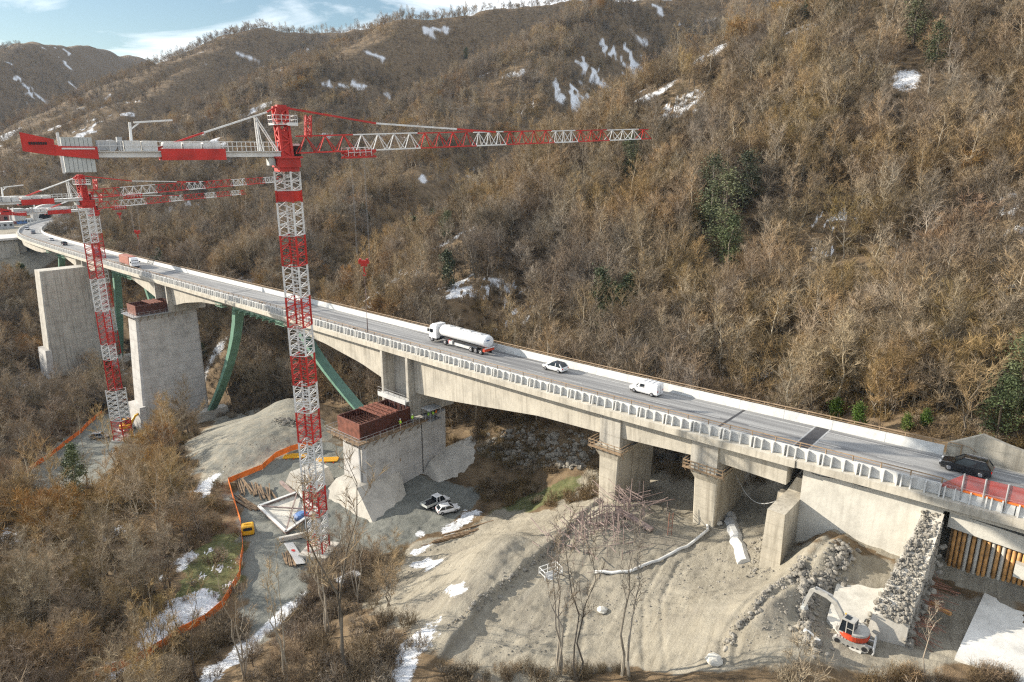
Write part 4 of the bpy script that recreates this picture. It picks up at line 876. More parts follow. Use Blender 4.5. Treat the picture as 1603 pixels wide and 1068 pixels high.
def hook(label, p_top, zhook, tail):
    root = thing('hook_block', label, 'crane hook', (p_top.x, p_top.y, zhook))
    mb = MB(); L = p_top.z-zhook
    for a, b in ((-.9,-.25),(.9,-.25),(-.9,.25),(.9,.25)): mb.beam((a,b,.9), (a,b,L), .022)
    put_l = mb.build('rope', M['steel'], root)
    mb = MB(); mb.box((0,0,.55),(1.5,.5,.5)); mb.box((0,0,.12),(.9,.4,.4)); mb.box((-.5,0,.88),(.28,.6,.25)); mb.box((.5,0,.88),(.28,.6,.25)); mb.build('block', M['red'], root)
    mb = MB(); mb.beam((0,0,-.2),(0,0,-.9),.22); mb.tube([(0,0,-.9),(.25,0,-1.2),(.1,0,-1.5),(-.2,0,-1.4)],.09,6); mb.build('hook', M['red'], root)
    if tail:
        mb = MB(); mb.beam((0,0,-1.4),(0,0,-3.6),.06); mb.beam((0,0,-3.6),(.1,0,-4.9),.12); mb.beam((0,0,-4.9),(0,0,-tail),.07); mb.beam((0,0,-tail),(0,0,-tail-2.2),.12); mb.build('sling', M['pinksteel'], root)
_t = J1(10,0,-1.3); hook('red hook block with hanging sling below the nearest crane trolley', Vector(_t), atY(547,416,_t.y)[2], 8.0)
_t = J2(12.5,0,-1.3); hook('red hook block hanging over the deck left of the nearest crane mast', Vector(_t), atY(172,366,_t.y)[2], 3.0)
_t = J3(9,0,-1.3); hook('small red hook block just right of the second crane mast', Vector(_t), atY(153,337,_t.y)[2], 0)
# ------------------------------------------------------------------ vehicles (built nose along +x, wheels on z = 0)
def wheel_mesh(parent, x, y, r, w, rimm=None):
    mb = MB(); sg = 1 if y > 0 else -1
    rings = []
    for yy, rr in ((-w/2,r*.9),(-w/2*.8,r),(w/2*.8,r),(w/2,r*.9)):
        rings.append([(x+rr*math.cos(a), y+yy, r+rr*math.sin(a)) for a in [2*math.pi*k/18 for k in range(18)]])
    mb.loft(rings); t = mb.build('wheel', M['dark'], parent, True)
    mb = MB(); mb.loft([[(x+r*.64*math.cos(a), y+sg*(w/2-.03), r+r*.64*math.sin(a)) for a in [2*math.pi*k/14 for k in range(14)]], [(x+r*.5*math.cos(a), y+sg*(w/2+.012), r+r*.5*math.sin(a)) for a in [2*math.pi*k/14 for k in range(14)]]])
    for k in range(5):
        a = 2*math.pi*k/5; mb.beam((x, y+sg*(w/2+.01), r), (x+r*.6*math.cos(a), y+sg*(w/2+.01), r+r*.6*math.sin(a)), .07, .03)
    mb.build('rim', rimm or M['chrome'], t)
    return t
def car_body(root, L, Wd, belt, roof, prof, gh, paint, wb, wr, roofm=None, windows=True, van=False):
    # prof: list of (x, z_top) along the lower body; gh: (x_front_base, x_front_top, x_rear_top, x_rear_base)
    hw = Wd/2; rings = []
    for x, zt, zb, sc in prof:
        w0 = hw*sc
        rings.append([(x,-w0*.90,zb),(x,-w0,zb+.18),(x,-w0*1.0,zt*.62+zb*.2),(x,-w0*.95,zt-.05),(x,-w0*.86,zt),(x,w0*.86,zt),(x,w0*.95,zt-.05),(x,w0,zt*.62+zb*.2),(x,w0,zb+.18),(x,w0*.90,zb)])
    mb = MB(); mb.loft(rings); b = mb.build('body', paint, root, True); b.data.polygons.foreach_set('use_smooth', [False]*len(b.data.polygons))
    bv = b.modifiers.new('b', 'BEVEL'); bv.width = .05; bv.segments = 3; bv.angle_limit = R(25)
    a0, a1, a2, a3 = gh; wl, wt = hw*.93, hw*.76
    mb = MB(); mb.loft([[(a0,-wl,belt-.03),(a3,-wl,belt-.03),(a3,wl,belt-.03),(a0,wl,belt-.03)], [(a1,-wt,roof-.05),(a2,-wt,roof-.05),(a2,wt,roof-.05),(a1,wt,roof-.05)]])
    mb.build('windows', M['glass'] if windows else paint, root)
    mb = MB(); mb.loft([[(a1+.04,-wt-.02,roof-.07),(a2-.04,-wt-.02,roof-.07),(a2-.04,wt+.02,roof-.07),(a1+.04,wt+.02,roof-.07)], [(a1-.10,-wt*.9,roof+.01),(a2+.10,-wt*.9,roof+.01),(a2+.10,wt*.9,roof+.01),(a1-.10,wt*.9,roof+.01)]])
    mb.build('roof', roofm or paint, root)
    mb = MB(); mid = (a1*.45+a2*.55)
    for sy in (-1,1):
        mb.beam((a0,sy*(wl+.005),belt-.02),(a1,sy*(wt+.01),roof-.05),.08); mb.beam((a3,sy*(wl+.005),belt-.02),(a2,sy*(wt+.01),roof-.05),.14,.08); mb.beam((mid,sy*(wl+.005),belt-.02),(mid,sy*(wt+.01),roof-.05),.09)
    mb.build('pillars', paint, root)
    xf = prof[-1][0]; xr = prof[0][0]
    for sy in (-1,1):
        mb = MB(); mb.box((xf-.10,sy*hw*.68,.66*belt+.08),(.22,hw*.36,.13)); mb.build('headlight', M['lampwhite'], root)
        mb = MB(); mb.box((xr+.06,sy*hw*.76,belt-.18),(.14,hw*.26,.22)); mb.build('taillight', M['lampred'], root)
        mb = MB(); mb.box((a0-.12,sy*(hw+.06),belt+.02),(.16,.18,.13)); mb.build('mirror', paint, root)
        for x in (wb/2,-wb/2): wheel_mesh(root, x, sy*(hw-.10), wr, .22)
    mb = MB(); mb.box((0,0,.32),(L*.92,Wd*.9,.22)); mb.build('underbody', M['dark'], root)
    mb = MB(); mb.box((xr-.005,0,.60),(.03,.5,.12)); mb.build('number_plate', M['line'], root)
def suv(name, label, cat, loc, rz, paint, s=1.0, roofm=None, group=None, kind='suv'):
    root = thing(name, label, cat, loc, rz, group)
    if kind == 'suv': 
        prof = [(-2.30,.95,.42,.86),(-2.2,1.0,.30,.95),(-1.2,1.03,.26,1),(0.7,1.02,.26,1),(1.4,.98,.26,1),(2.1,.88,.30,.94),(2.32,.72,.40,.84)]
        car_body(root, 4.65, 1.88, 1.02, 1.68, prof, (1.15,.35,-1.75,-2.2), paint, 2.78, .36, roofm)
        mb = MB()
        for sy in (-1,1): mb.beam((.2,sy*.66,1.74),(-1.6,sy*.66,1.74),.05); 
        mb.build('roof_rail', M['chrome'], root)
    elif kind == 'hatch':
        prof = [(-1.98,.88,.40,.86),(-1.9,.92,.28,.95),(-1.0,.93,.24,1),(0.6,.92,.24,1),(1.2,.86,.24,1),(1.8,.74,.28,.93),(2.02,.60,.36,.82)]
        car_body(root, 4.0, 1.76, .92, 1.46, prof, (1.05,.25,-1.35,-1.88), paint, 2.52, .32, roofm)
    elif kind == 'van':
        prof = [(-2.34,1.88,.35,.90),(-2.30,1.92,.28,.94),(-1.2,1.95,.26,1),(0.55,1.93,.26,1),(0.9,1.24,.26,1),(1.7,1.10,.26,.98),(2.15,.92,.30,.92),(2.34,.70,.40,.84)]
        car_body(root, 4.75, 1.90, 1.10, 1.92, prof, (1.30,.62,.35,-.2), paint, 2.95, .33, roofm)
        mb = MB()
        for sy in (-1,1): mb.hexa([(-.28,sy*.955,1.12),(.62,sy*.955,1.12),(.62,sy*.93,1.12),(-.28,sy*.93,1.12)],[(-.28,sy*.935,1.62),(.42,sy*.935,1.62),(.42,sy*.92,1.62),(-.28,sy*.92,1.62)]) 
        mb.build('side_window', M['glass'], root)
        mb = MB()
        for x in (-2.0,-1.3,-.6,.1): mb.beam((x,-.7,1.99),(x,.7,1.99),.06)
        mb.build('roof_bar', M['carwhite'], root)
        mb = MB(); mb.box((-2.345,0,1.0),(.02,.03,1.5)); mb.build('door_seam', M['dark'], root)
    if s != 1.0: root.scale = (s,s,s)
    return root
def heading(s, reverse=False):
    p, d, n = path_at(s); v = W(d[0], d[1]); return math.atan2(v.y, v.x)+(math.pi if reverse else 0)
def on_deck(s, o): return BP(s, o, 0.012)
suv('black_suv', 'black estate SUV driving along the right end of the road beside the red mesh screen', 'car', on_deck(7.9, 1.9), heading(8), M['carblack'], 1.03)
suv('white_van', 'white panel van with roof bars driving toward the far end', 'van', on_deck(47.7, 2.6), heading(48), M['carwhite'], 1.0, None, None, 'van')
suv('white_hatchback', 'white hatchback with black roof between the tanker and the van', 'car', on_deck(64.9, 2.7), heading(65), M['carwhite'], 1.05, M['carblack'], None, 'hatch')
# tanker
tk = thing('tanker_lorry', 'white tanker lorry with orange rear plate crossing the middle of the viaduct', 'lorry', on_deck(87.2, 2.4), heading(87))
def lorry_cab(root, x, paint):
    mb = MB(); mb.loft([[(x-1.0,-1.22,.75),(x+1.15,-1.22,.75),(x+1.15,1.22,.75),(x-1.0,1.22,.75)],[(x-1.0,-1.24,2.2),(x+1.15,-1.24,2.2),(x+1.15,1.24,2.2),(x-1.0,1.24,2.2)],[(x-1.0,-1.18,3.1),(x+.85,-1.18,3.1),(x+.85,1.18,3.1),(x-1.0,1.18,3.1)],[(x-1.0,-1.05,3.55),(x+.3,-1.05,3.5),(x+.3,1.05,3.5),(x-1.0,1.05,3.55)]])
    mb.build('cab', paint, root, bevel=.06)
    mb = MB(); mb.hexa([(x+1.17,-1.05,1.75),(x+1.175,1.05,1.75),(x+1.0,1.05,1.75),(x+1.0,-1.05,1.75)],[(x+1.0,-1.0,2.75),(x+1.0,1.0,2.75),(x+.85,1.0,2.75),(x+.85,-1.0,2.75)]); mb.build('windscreen', M['glass'], root)
    for sy in (-1,1):
        mb = MB(); mb.box((x+.35,sy*1.235,2.15),(.85,.03,.65)); mb.build('side_window', M['glass'], root)
        mb = MB(); mb.box((x+1.1,sy*1.45,2.2),(.15,.3,.55)); mb.build('mirror', M['dark'], root)
        mb = MB(); mb.box((x+1.14,sy*.9,.95),(.08,.4,.2)); mb.build('headlight', M['lampwhite'], root)
    mb = MB(); mb.box((x+.1,0,.62),(2.2,2.35,.36)); mb.build('bumper', M['dark'], root)
lorry_cab(tk, 6.7, M['carwhite'])
mb = MB(); rings = []
for x, k in ((-7.35,.80),(-7.25,.93),(-7.0,1.0),(4.6,1.0),(4.85,.93),(4.95,.8)):
    rings.append([(x, 1.22*k*math.cos(a), 2.42+(1.08*k)*math.sin(a)) for a in [2*math.pi*q/28 for q in range(28)]])
mb.loft(rings); mb.build('tank', M['tank'], tk, True)
mb = MB()
for x in (-5.5,-2.8,0,2.7): mb.tube([(x,0,3.46),(x,0,3.62)],.28,10)
mb.beam((-7,-.5,3.5),(4.4,-.5,3.5),.06); mb.beam((-7,.5,3.5),(4.4,.5,3.5),.06); mb.build('hatches', M['steel'], tk)
mb = MB(); mb.box((-1.4,0,1.15),(11.6,.9,.25)); mb.box((3.0,0,.95),(8.0,.8,.22)); mb.build('chassis', M['dark'], tk)
mb = MB(); mb.box((-7.1,0,1.02),(.5,2.4,.5)); mb.build('rear_bumper', M['orangered'], tk)
mb = MB(); mb.box((-7.37,0,1.35),(.06,2.3,.18)); mb.build('rear_plate', M['lampwhite'], tk)
mb = MB(); mb.box((-7.36,.35,2.75),(.03,.8,.22)); mb.build('tank_mark', M['bluetarp'], tk)
mb = MB()
for sy in (-1,1): mb.box((-1.6,sy*1.1,.75),(4.6,.05,.5)); mb.box((1.7,sy*1.05,.85),(.9,.4,.65))
mb.build('side_guard', M['white'], tk)
mb = MB()
for sy in (-1,1): mb.box((2.0,sy*1.12,.95),(.6,.25,.55))
mb.build('hose_box', M['lampred'], tk)
for x in (-6.3,-5.0,-3.7,3.3,7.1):
    for sy in (-1,1): wheel_mesh(tk, x, sy*1.03, .5, .36)
# far lorries
def box_lorry(label, loc, rz, bodym, cabm):
    root = thing('lorry', label, 'lorry', loc, rz); lorry_cab(root, 5.2, cabm)
    mb = MB(); mb.box((-1.2,0,2.35),(9.6,2.5,2.7)); mb.build('cargo_body', bodym, root, bevel=.05)
    mb = MB(); mb.box((-1.0,0,.85),(10.0,.9,.25)); mb.build('chassis', M['dark'], root)
    for x in (-5.0,-3.7,-2.4,2.9,5.4):
        for sy in (-1,1): wheel_mesh(root, x, sy*1.03, .5, .36)
    return root
box_lorry('lorry with brick red tarpaulin and white cab coming toward the camera', on_deck(253, -1.9), heading(253, True), M['tarp'], M['carwhite'])
box_lorry('white lorry far along the road behind the second crane mast', on_deck(294, -1.9), heading(294, True), M['carwhite'], M['cargrey'])
suv('dark_car', 'dark car on the far road left of the second crane mast', 'car', on_deck(350, 0.9), heading(350), M['carblack'])
suv('white_car', 'white car heading away where the far road begins to bend', 'car', on_deck(378, 1.6), heading(378), M['carwhite'], 1.0, None, None, 'hatch')
suv('grey_van', 'dark van entering the bend at the far end of the road', 'van', on_deck(428, 1.2), heading(428), M['cargrey'], 1.0, None, None, 'van')
suv('silver_car', 'pale car in the bend nearest the tunnel mouths', 'car', on_deck(455, -1.5), heading(455, True), M['chrome'])
# parked on the site
def ground_pt(px, py, dz=0.0):
    p = ground(px, py); p.z += dz; return p
def face(px0, py0, px1, py1):
    a, b = ground(px0, py0), ground(px1, py1); return math.atan2(b.y-a.y, b.x-a.x)
q = ground_pt(701, 801, .02); suv('parked_car', 'white hatchback parked beside the pickup at the foot of the near pier', 'car', q, face(686,806,718,798), M['carwhite'], 1.0, None, None, 'hatch')
q = ground_pt(157, 686, .02); suv('parked_car', 'silver car parked at the foot of the second crane', 'car', q, face(148,686,168,684), M['chrome'], 1.05)
pk = thing('flatbed_pickup', 'white crew cab pickup with an open dropside bed parked under the near pier', 'pickup', ground_pt(684, 791, .02), face(668,797,702,782))
prof = [(-.6,1.0,.4,1),(0.9,1.0,.35,1),(1.6,.95,.35,.98),(2.2,.88,.4,.93),(2.4,.75,.45,.86)]
car_body(pk, 5.0, 1.85, 1.0, 1.95, prof, (1.35,.75,-.55,-.6), M['carwhite'], 3.1, .36)
mb = MB(); mb.box((-1.75,0,.88),(2.4,1.95,.08)); mb.box((-1.75,.95,1.08),(2.4,.05,.4)); mb.box((-1.75,-.95,1.08),(2.4,.05,.4)); mb.box((-2.93,0,1.08),(.05,1.9,.4)); mb.build('cargo_bed', M['grey_block'], pk)
mb = MB(); mb.box((-1.3,.1,1.08),(1.2,1.2,.3)); mb.box((-2.2,-.2,1.02),(.6,.9,.25)); mb.build('cargo', M['dark'], pk)

# ------------------------------------------------------------------ excavator, compact, with boom up and blade at the back
def excavator(label, p, rz, lower, upper, limbs):
    root = thing('excavator', label, 'excavator', p, rz)
    U = Matrix.Rotation(R(-14), 3, 'Z')                           # upper structure slewed a little
    for sy in (-1,1):
        mb = MB(); pts = []
        for k in range(9): t = math.pi/2+math.pi*k/8; pts.append((-1.15+.37*math.cos(t), .40+.37*math.sin(t)))
        for k in range(9): t = -math.pi/2+math.pi*k/8; pts.append((1.15+.37*math.cos(t), .40+.37*math.sin(t)))
        mb.loft([[(x, sy*.93-.22, z) for x, z in pts],[(x, sy*.93+.22, z) for x, z in pts]])
        n = len(pts)
        for k in range(26):
            u = k/26*(4*1.15+2*math.pi*.37)
            if u < 2.3: x, z, ang = -1.15+u, .785, 0
            elif u < 2.3+math.pi*.37: t = math.pi/2-(u-2.3)/.37; x, z, ang = 1.15+.385*math.cos(t), .40+.385*math.sin(t), t-math.pi/2
            elif u < 4.6+math.pi*.37: x, z, ang = 1.15-(u-2.3-math.pi*.37), .015, 0
            else: t = -math.pi/2-(u-4.6-math.pi*.37)/.37; x, z, ang = -1.15+.385*math.cos(t), .40+.385*math.sin(t), t-math.pi/2
            mb.box((x, sy*.93, z), (.07,.46,.035), Matrix.Rotation(-ang, 3, 'Y'))
        tr = mb.build('track', M['arm'], root)
        mb = MB()
        for x in (-1.15,1.15): mb.tube([(x,sy*1.155,.40),(x,sy*1.18,.40)],.24,14)
        for x in (-.6,-.2,.2,.6): mb.tube([(x,sy*1.155,.18),(x,sy*1.18,.18)],.10,10)
        mb.build('sprocket', M['dark'], tr)
    mb = MB(); mb.box((0,0,.50),(1.5,1.5,.35)); mb.tube([(0,0,.66),(0,0,.82)],.55,18); mb.build('undercarriage', M['dark'], root)
    mb = MB(); mb.beam((-1.1,.5,.45),(-1.85,.5,.4),.14); mb.beam((-1.1,-.5,.45),(-1.85,-.5,.4),.14)
    mb.loft([[(-1.80,-1.15,.06),(-1.9,-1.15,.06),(-1.9,1.15,.06),(-1.80,1.15,.06)],[(-1.92,-1.15,.35),(-2.0,-1.15,.35),(-2.0,1.15,.35),(-1.92,1.15,.35)],[(-1.82,-1.15,.66),(-1.88,-1.15,.66),(-1.88,1.15,.66),(-1.82,1.15,.66)]]); mb.build('dozer_blade', M['pipe'], root)
    def up(mb): mb.v = [tuple(U @ Vector(v)) for v in mb.v]; return mb
    pl = lambda f, r0, z: [(r0*math.cos(t)*1.0-.12, r0*.98*math.sin(t), z) for t in [2*math.pi*k/28 for k in range(28)]]
    def house(r, z0, z1, cut): 
        ring = []
        for k in range(28):
            t = 2*math.pi*k/28; x = r*math.cos(t)-.12; y = r*.96*math.sin(t); ring.append((min(x, cut), y))
        return ring
    rg = house(1.28,0,0,.95)
    mb = MB(); mb.loft([[(x,y,.84) for x,y in rg],[(x*1.02,y*1.02,.98) for x,y in rg],[(x*1.02,y*1.02,1.36) for x,y in rg]]); up(mb).build('house', lower, root)
    rg2 = [(x,y) for x,y in rg]
    mb = MB(); mb.loft([[(min(x,-.30),y,1.362) for x,y in rg2],[(min(x,-.30),y,1.56) for x,y in rg2],[(min(x*.9,-.30),y*.9,1.64) for x,y in rg2]]); up(mb).build('engine_cover', upper, root)
    mb = MB(); mb.box((.30,-.72,1.40),(1.1,.75,.34)); up(mb).build('side_cover', upper, root)
    # cab on the left side
    x0, x1, y0, y1, z0, z1 = -.32,.98,.06,1.05,1.24,2.62
    mb = MB(); mb.loft([[(x0,y0,z0),(x1,y0,z0),(x1,y1,z0),(x0,y1,z0)],[(x0,y0,z1-.05),(x1-.22,y0,z1-.05),(x1-.22,y1,z1-.05),(x0,y1,z1-.05)]]); g = up(mb).build('cab_glass', M['glass'], root)
    mb = MB()
    for (a,b_),(c,d) in (((x0,y0),(x0,y0)),((x1,y0),(x1-.22,y0)),((x1,y1),(x1-.22,y1)),((x0,y1),(x0,y1)),((.3,y1),(.3,y1))): mb.beam((a,b_,z0),(c,d,z1),.085)
    mb.box(((x0+x1-.22)/2,(y0+y1)/2,z1+.02),(x1-x0-.16,y1-y0+.06,.09)); mb.beam((x0,y1,z0+.05),(x1,y1,z0+.05),.10); mb.beam((x0,y1,1.9),(.3,y1,1.9),.05)
    up(mb).build('cab_frame', upper, root)
    mb = MB(); mb.box((.38,.55,z1+.075),(.5,.62,.03)); up(mb).build('roof_window', M['glass'], root)
    # boom, arm, bucket
    def limb(nm, pts, w, hs, m):
        mb = MB(); rings = []
        for i, (x, z) in enumerate(pts):
            p0 = pts[max(i-1,0)]; p1 = pts[min(i+1,len(pts)-1)]; d = Vector((p1[0]-p0[0],0,p1[1]-p0[1])).normalized(); n = Vector((-d.z,0,d.x)); c = Vector((x,-.28,z)); h = hs[i]/2
            rings.append([c-n*h+Vector((0,-w/2,0)), c+n*h+Vector((0,-w/2,0)), c+n*h+Vector((0,w/2,0)), c-n*h+Vector((0,w/2,0))])
        mb.loft(rings); return up(mb).build(nm, m, root)
    limb('boom', [(.85,1.15),(1.35,2.2),(2.0,3.05),(2.75,3.35),(4.15,3.35)], .30, (.34,.46,.5,.42,.24), limbs)
    limb('arm', [(3.95,3.55),(4.3,3.1),(4.55,2.2),(4.75,1.15)], .24, (.22,.42,.32,.2), limbs)
    mb = MB()
    for a, b_, w in (((1.1,-.28,1.25),(1.95,-.28,2.55),.13),((2.3,-.28,3.62),(3.95,-.28,3.75),.12),((4.45,-.28,3.0),(4.95,-.28,1.7),.1),((4.95,-.28,1.7),(5.0,-.28,1.2),.08)): mb.beam(a, b_, w)
    up(mb).build('hydraulic_ram', M['steel'], root)
    mb = MB(); prof = [(4.65,1.2),(5.0,1.15),(4.95,.75),(4.7,.35),(4.35,.22),(4.2,.35),(4.45,.6),(4.58,.9)]
    mb.loft([[(x,-.68,z) for x,z in prof],[(x,.12,z) for x,z in prof]])
    for k in range(4): mb.beam((4.32,-.6+k*.22,.24),(4.08,-.6+k*.22,.18),.07)
    up(mb).build('bucket', M['grey_block'], root)
    mb = MB(); mb.box((.2,-.4,1.6),(.25,.2,.2)); mb.beam((.75,.3,2.72),(.75,.3,2.85),.1); up(mb).build('lamp', M['yellow'], root)
    return root
excavator('small red and white tracked excavator with its boom raised beside the broken wall', ground_pt(1333, 1004), R(147), M['orangered'], M['arm'], M['arm']).scale = (.97,)*3
excavator('yellow excavator half hidden behind the foot of the tall pier', ground_pt(199, 674), R(60), M['yellow'], M['yellow'], M['yellow']).scale = (1.3,)*3

# ------------------------------------------------------------------ workers
def person(label, loc, rz, vest, trousers, pose=0):
    root = thing('person', label, 'person', loc, rz)
    P = [(0,0,.95),(0,0,1.15),(0,0,1.42),(0,0,1.52),(.02,0,1.66),(.01,.10,.90),(.04,.11,.50),(0,.11,.08),(.14,.11,.04),(.01,-.10,.90),(.02,-.11,.50),(-.02,-.11,.08),(.12,-.11,.04),
         (0,.21,1.40),(.05,.27,1.12),(.24,.22,1.02),(0,-.21,1.40),(.03,-.27,1.12),(.16 if pose else .28,-.24,.98 if pose else 1.25)]
    Rr = [.15,.15,.16,.065,.105,.10,.075,.05,.05,.10,.075,.05,.05,.075,.052,.042,.075,.052,.042]
    E = [(0,1),(1,2),(2,3),(3,4),(0,5),(5,6),(6,7),(7,8),(0,9),(9,10),(10,11),(11,12),(2,13),(13,14),(14,15),(2,16),(16,17),(17,18)]
    me = bpy.data.meshes.new('body'); me.from_pydata(P, E, [])
    o = bpy.data.objects.new('body', me); col.objects.link(o); o.parent = root; me.materials.append(trousers)
    o.modifiers.new('skin', 'SKIN')
    for v, r in zip(me.skin_vertices[0].data, Rr): v.radius = (r, r)
    me.skin_vertices[0].data[0].use_root = True
    sb = o.modifiers.new('sub', 'SUBSURF'); sb.levels = 1; sb.render_levels = 1
    mb = MB(); ring = lambda r0, r1, z: [(r0*math.cos(a), r1*math.sin(a), z) for a in [2*math.pi*k/14 for k in range(14)]]
    mb.loft([ring(.19,.23,.88), ring(.19,.23,1.15), ring(.19,.25,1.38), ring(.10,.16,1.5)]); mb.build('jacket', vest, root, True)
    for sy in (-1,1):
        mb = MB(); i = 13 if sy > 0 else 16; mb.tube([Vector(P[i])+Vector((0,0,.02)), P[i+1], P[i+2]], [.095,.075,.062], 8); mb.build('sleeve', vest, root, True)
        mb = MB(); h = Vector(P[i+2])
        for k in range(4): mb.beam(h+Vector((.0,(k-1.5)*.018,-.02)), h+Vector((.07+.01*(k in (1,2)),(k-1.5)*.02,-.08)), .016)
        mb.beam(h+Vector((.01,-sy*.03,-.02)), h+Vector((.06,-sy*.055,-.04)), .018); mb.build('hand', M['skin'], root)
    mb = MB(); rings = [[(.02+rr*1.1*math.cos(a), rr*.9*math.sin(a), z) for a in [2*math.pi*k/14 for k in range(14)]] for z, rr in ((1.56,.055),(1.60,.085),(1.68,.095),(1.74,.09))]
    mb.loft(rings); mb.box((.125,0,1.655),(.03,.025,.04)); mb.build('face', M['skin'], root, True)
    mb = MB(); rings = [[(.02+rr*1.15*math.cos(a), rr*math.sin(a), z) for a in [2*math.pi*k/14 for k in range(14)]] for z, rr in ((1.705,.14),(1.72,.125),(1.78,.115),(1.83,.07),(1.845,.02))]
    mb.loft(rings); mb.build('helmet', M['carwhite'], root, True)
    return root
WA = R(41.5)
person('worker in lime jacket and orange trousers standing on the walkway by the red formwork', W(91.1,72.6,-48.17), R(200), M['hivis'], M['hivis_o'])
person('worker in lime jacket nearest the column end of the red formwork walkway', W(91.3,75.6,-48.17), R(150), M['hivis'], M['cargrey'], 1)
person('worker in lime jacket on the left under the white cradle roof', W(90.6,78.9,-48.3), R(190), M['hivis'], M['cargrey'], 1)
person('worker in lime jacket in the middle under the white cradle roof', W(90.3,79.8,-48.3), R(220), M['hivis'], M['cargrey'])
person('worker in orange jacket on the right under the white cradle roof', W(90.5,80.7,-48.3), R(170), M['hivis_o'], M['cargrey'])
# ------------------------------------------------------------------ things on the building site
rnd = random.Random(11)
def sng(s, n): p = W(s, n); return Vector((p.x, p.y, hpt(p.x, p.y)))
def solo(name, label, cat, mb, m, group=None, **k): return tag(mb.build(name, m, None, **k), label, cat, group)
def wedge(name, label, lo, hi, zl, zh, m):
    mb = MB(); mb.hexa([W(a,b,zl) for a,b in lo], [W(a,b,z) for (a,b),z in zip(hi, zh)]); return solo(name, label, 'concrete footing', mb, m)
wedge('pier_footing', 'sloping cream concrete footing at the near corner of the pier by the crane', [(80.5,60.0),(84.2,69),(99,72),(102,60)], [(91.4,62.6),(91.9,72.6),(98,72),(97.2,62.4)], -63, (-56.3,-57.0,-56.3,-56.3), M['conc_foot'])
wedge('pier_footing', 'cut concrete footing block behind the nearest crane mast', [(100.5,58.5),(101.5,66),(110,66),(110,58)], [(102.5,59.5),(103.5,65),(107,65),(107,59)], -63, (-57.0,-57.0,-57.0,-57.0), M['conc_foot'])
wedge('pier_footing', 'stained grey concrete footing in shade behind the parked pickup', [(80,75),(75,88),(93,93),(93,76)], [(91.5,79.5),(85,89),(93,92.5),(92.5,85)], -63, (-57.3,-57.6,-56.6,-56.4), M['conc_foot'])
mb = MB(); mb.tube([W(76.5,85,-58.5), W(81,91,-57.2), W(90,94,-56)], .55, 8); solo('footing_kerb', 'pale rounded concrete kerb behind the shaded footing', 'kerb', mb, M['conc_pale'])
# poles lying in bundles
pole = MB(); pole.beam((-3,0,0.12),(3,0,0.12),.2); pole_me = pole.build('steel_pole', M['timber']); col.objects.unlink(pole_me)
def lay(src, name, label, cat, px, py, ang, ln, dz, group, m=None):
    o = src.copy(); o.name = name; col.objects.link(o); p = ground(px, py); o.location = p+Vector((0,0,dz)); o.rotation_euler = (0,0,ang); o.scale = (ln/6,1,1); tag(o, label, cat, group)
    return o
for i in range(17):
    lay(pole_me, 'steel_pole', 'one of the long brown poles laid side by side along the orange net fence', 'pole', 372+i*3.6, 762+i*0.9+rnd.uniform(-2,2), R(-62)+rnd.uniform(-.16,.16), rnd.uniform(5,8), .05+.1*(i % 3), 'brown poles by the orange fence')
for i in range(7):
    lay(pole_me, 'steel_pole', 'one of the brown poles in the bundle pointing at the yellow cabin', 'pole', 377+i*2.6, 790+rnd.uniform(-2,2), R(-40)+rnd.uniform(-.07,.07), rnd.uniform(6,8), .05+.1*(i % 2), 'brown poles behind the yellow cabin')
for i in range(6):
    lay(pole_me, 'timber_beam', 'one of the short timber beams stacked beside the red and white panel', 'timber', 445+i*3.2, 876+rnd.uniform(-1,2), R(-64)+rnd.uniform(-.1,.1), rnd.uniform(3,4.4), .05+.12*(i % 2), 'timber beams by the panel')
for i in range(9):
    lay(pole_me, 'steel_section', 'one of the dark red steel sections piled on the bank above the parked cars', 'steel section', 700+i*5, 848-i*2.6+rnd.uniform(-2,2), R(26)+rnd.uniform(-.06,.06), rnd.uniform(6,10), .05+.12*(i % 2), 'steel sections on the bank')
pan = MB(); a, b = ground(452,853), ground(472,886); d = (b-a); d.z = 0; u = d.normalized(); v = Vector((-u.y,u.x,0))
pan.hexa([a+v*.7+Vector((0,0,.15)), b+v*.7+Vector((0,0,.15)), b-v*.7+Vector((0,0,.5)), a-v*.7+Vector((0,0,.5))],[a+v*.7+Vector((0,0,.22)), b+v*.7+Vector((0,0,.22)), b-v*.7+Vector((0,0,.57)), a-v*.7+Vector((0,0,.57))])
pn = thing('panel_board', 'white board with a red spot lying beside the short timber beams', 'board', a); o = pan.build('board', M['white']); o.parent = pn; o.matrix_parent_inverse = Matrix.Translation(-a)
c = (a*0.62+b*0.38); rd = MB(); rd.loft([[c+u*.45*math.cos(t)+v*.3*math.sin(t)+Vector((0,0,.365-.075*math.sin(t)*2*.5+.03)) for t in [2*math.pi*k/12 for k in range(12)]], [c+u*.45*math.cos(t)+v*.3*math.sin(t)+Vector((0,0,.38-.075*math.sin(t)+.03)) for t in [2*math.pi*k/12 for k in range(12)]]])
o = rd.build('red_spot', M['red']); o.parent = pn; o.matrix_parent_inverse = Matrix.Translation(-a)
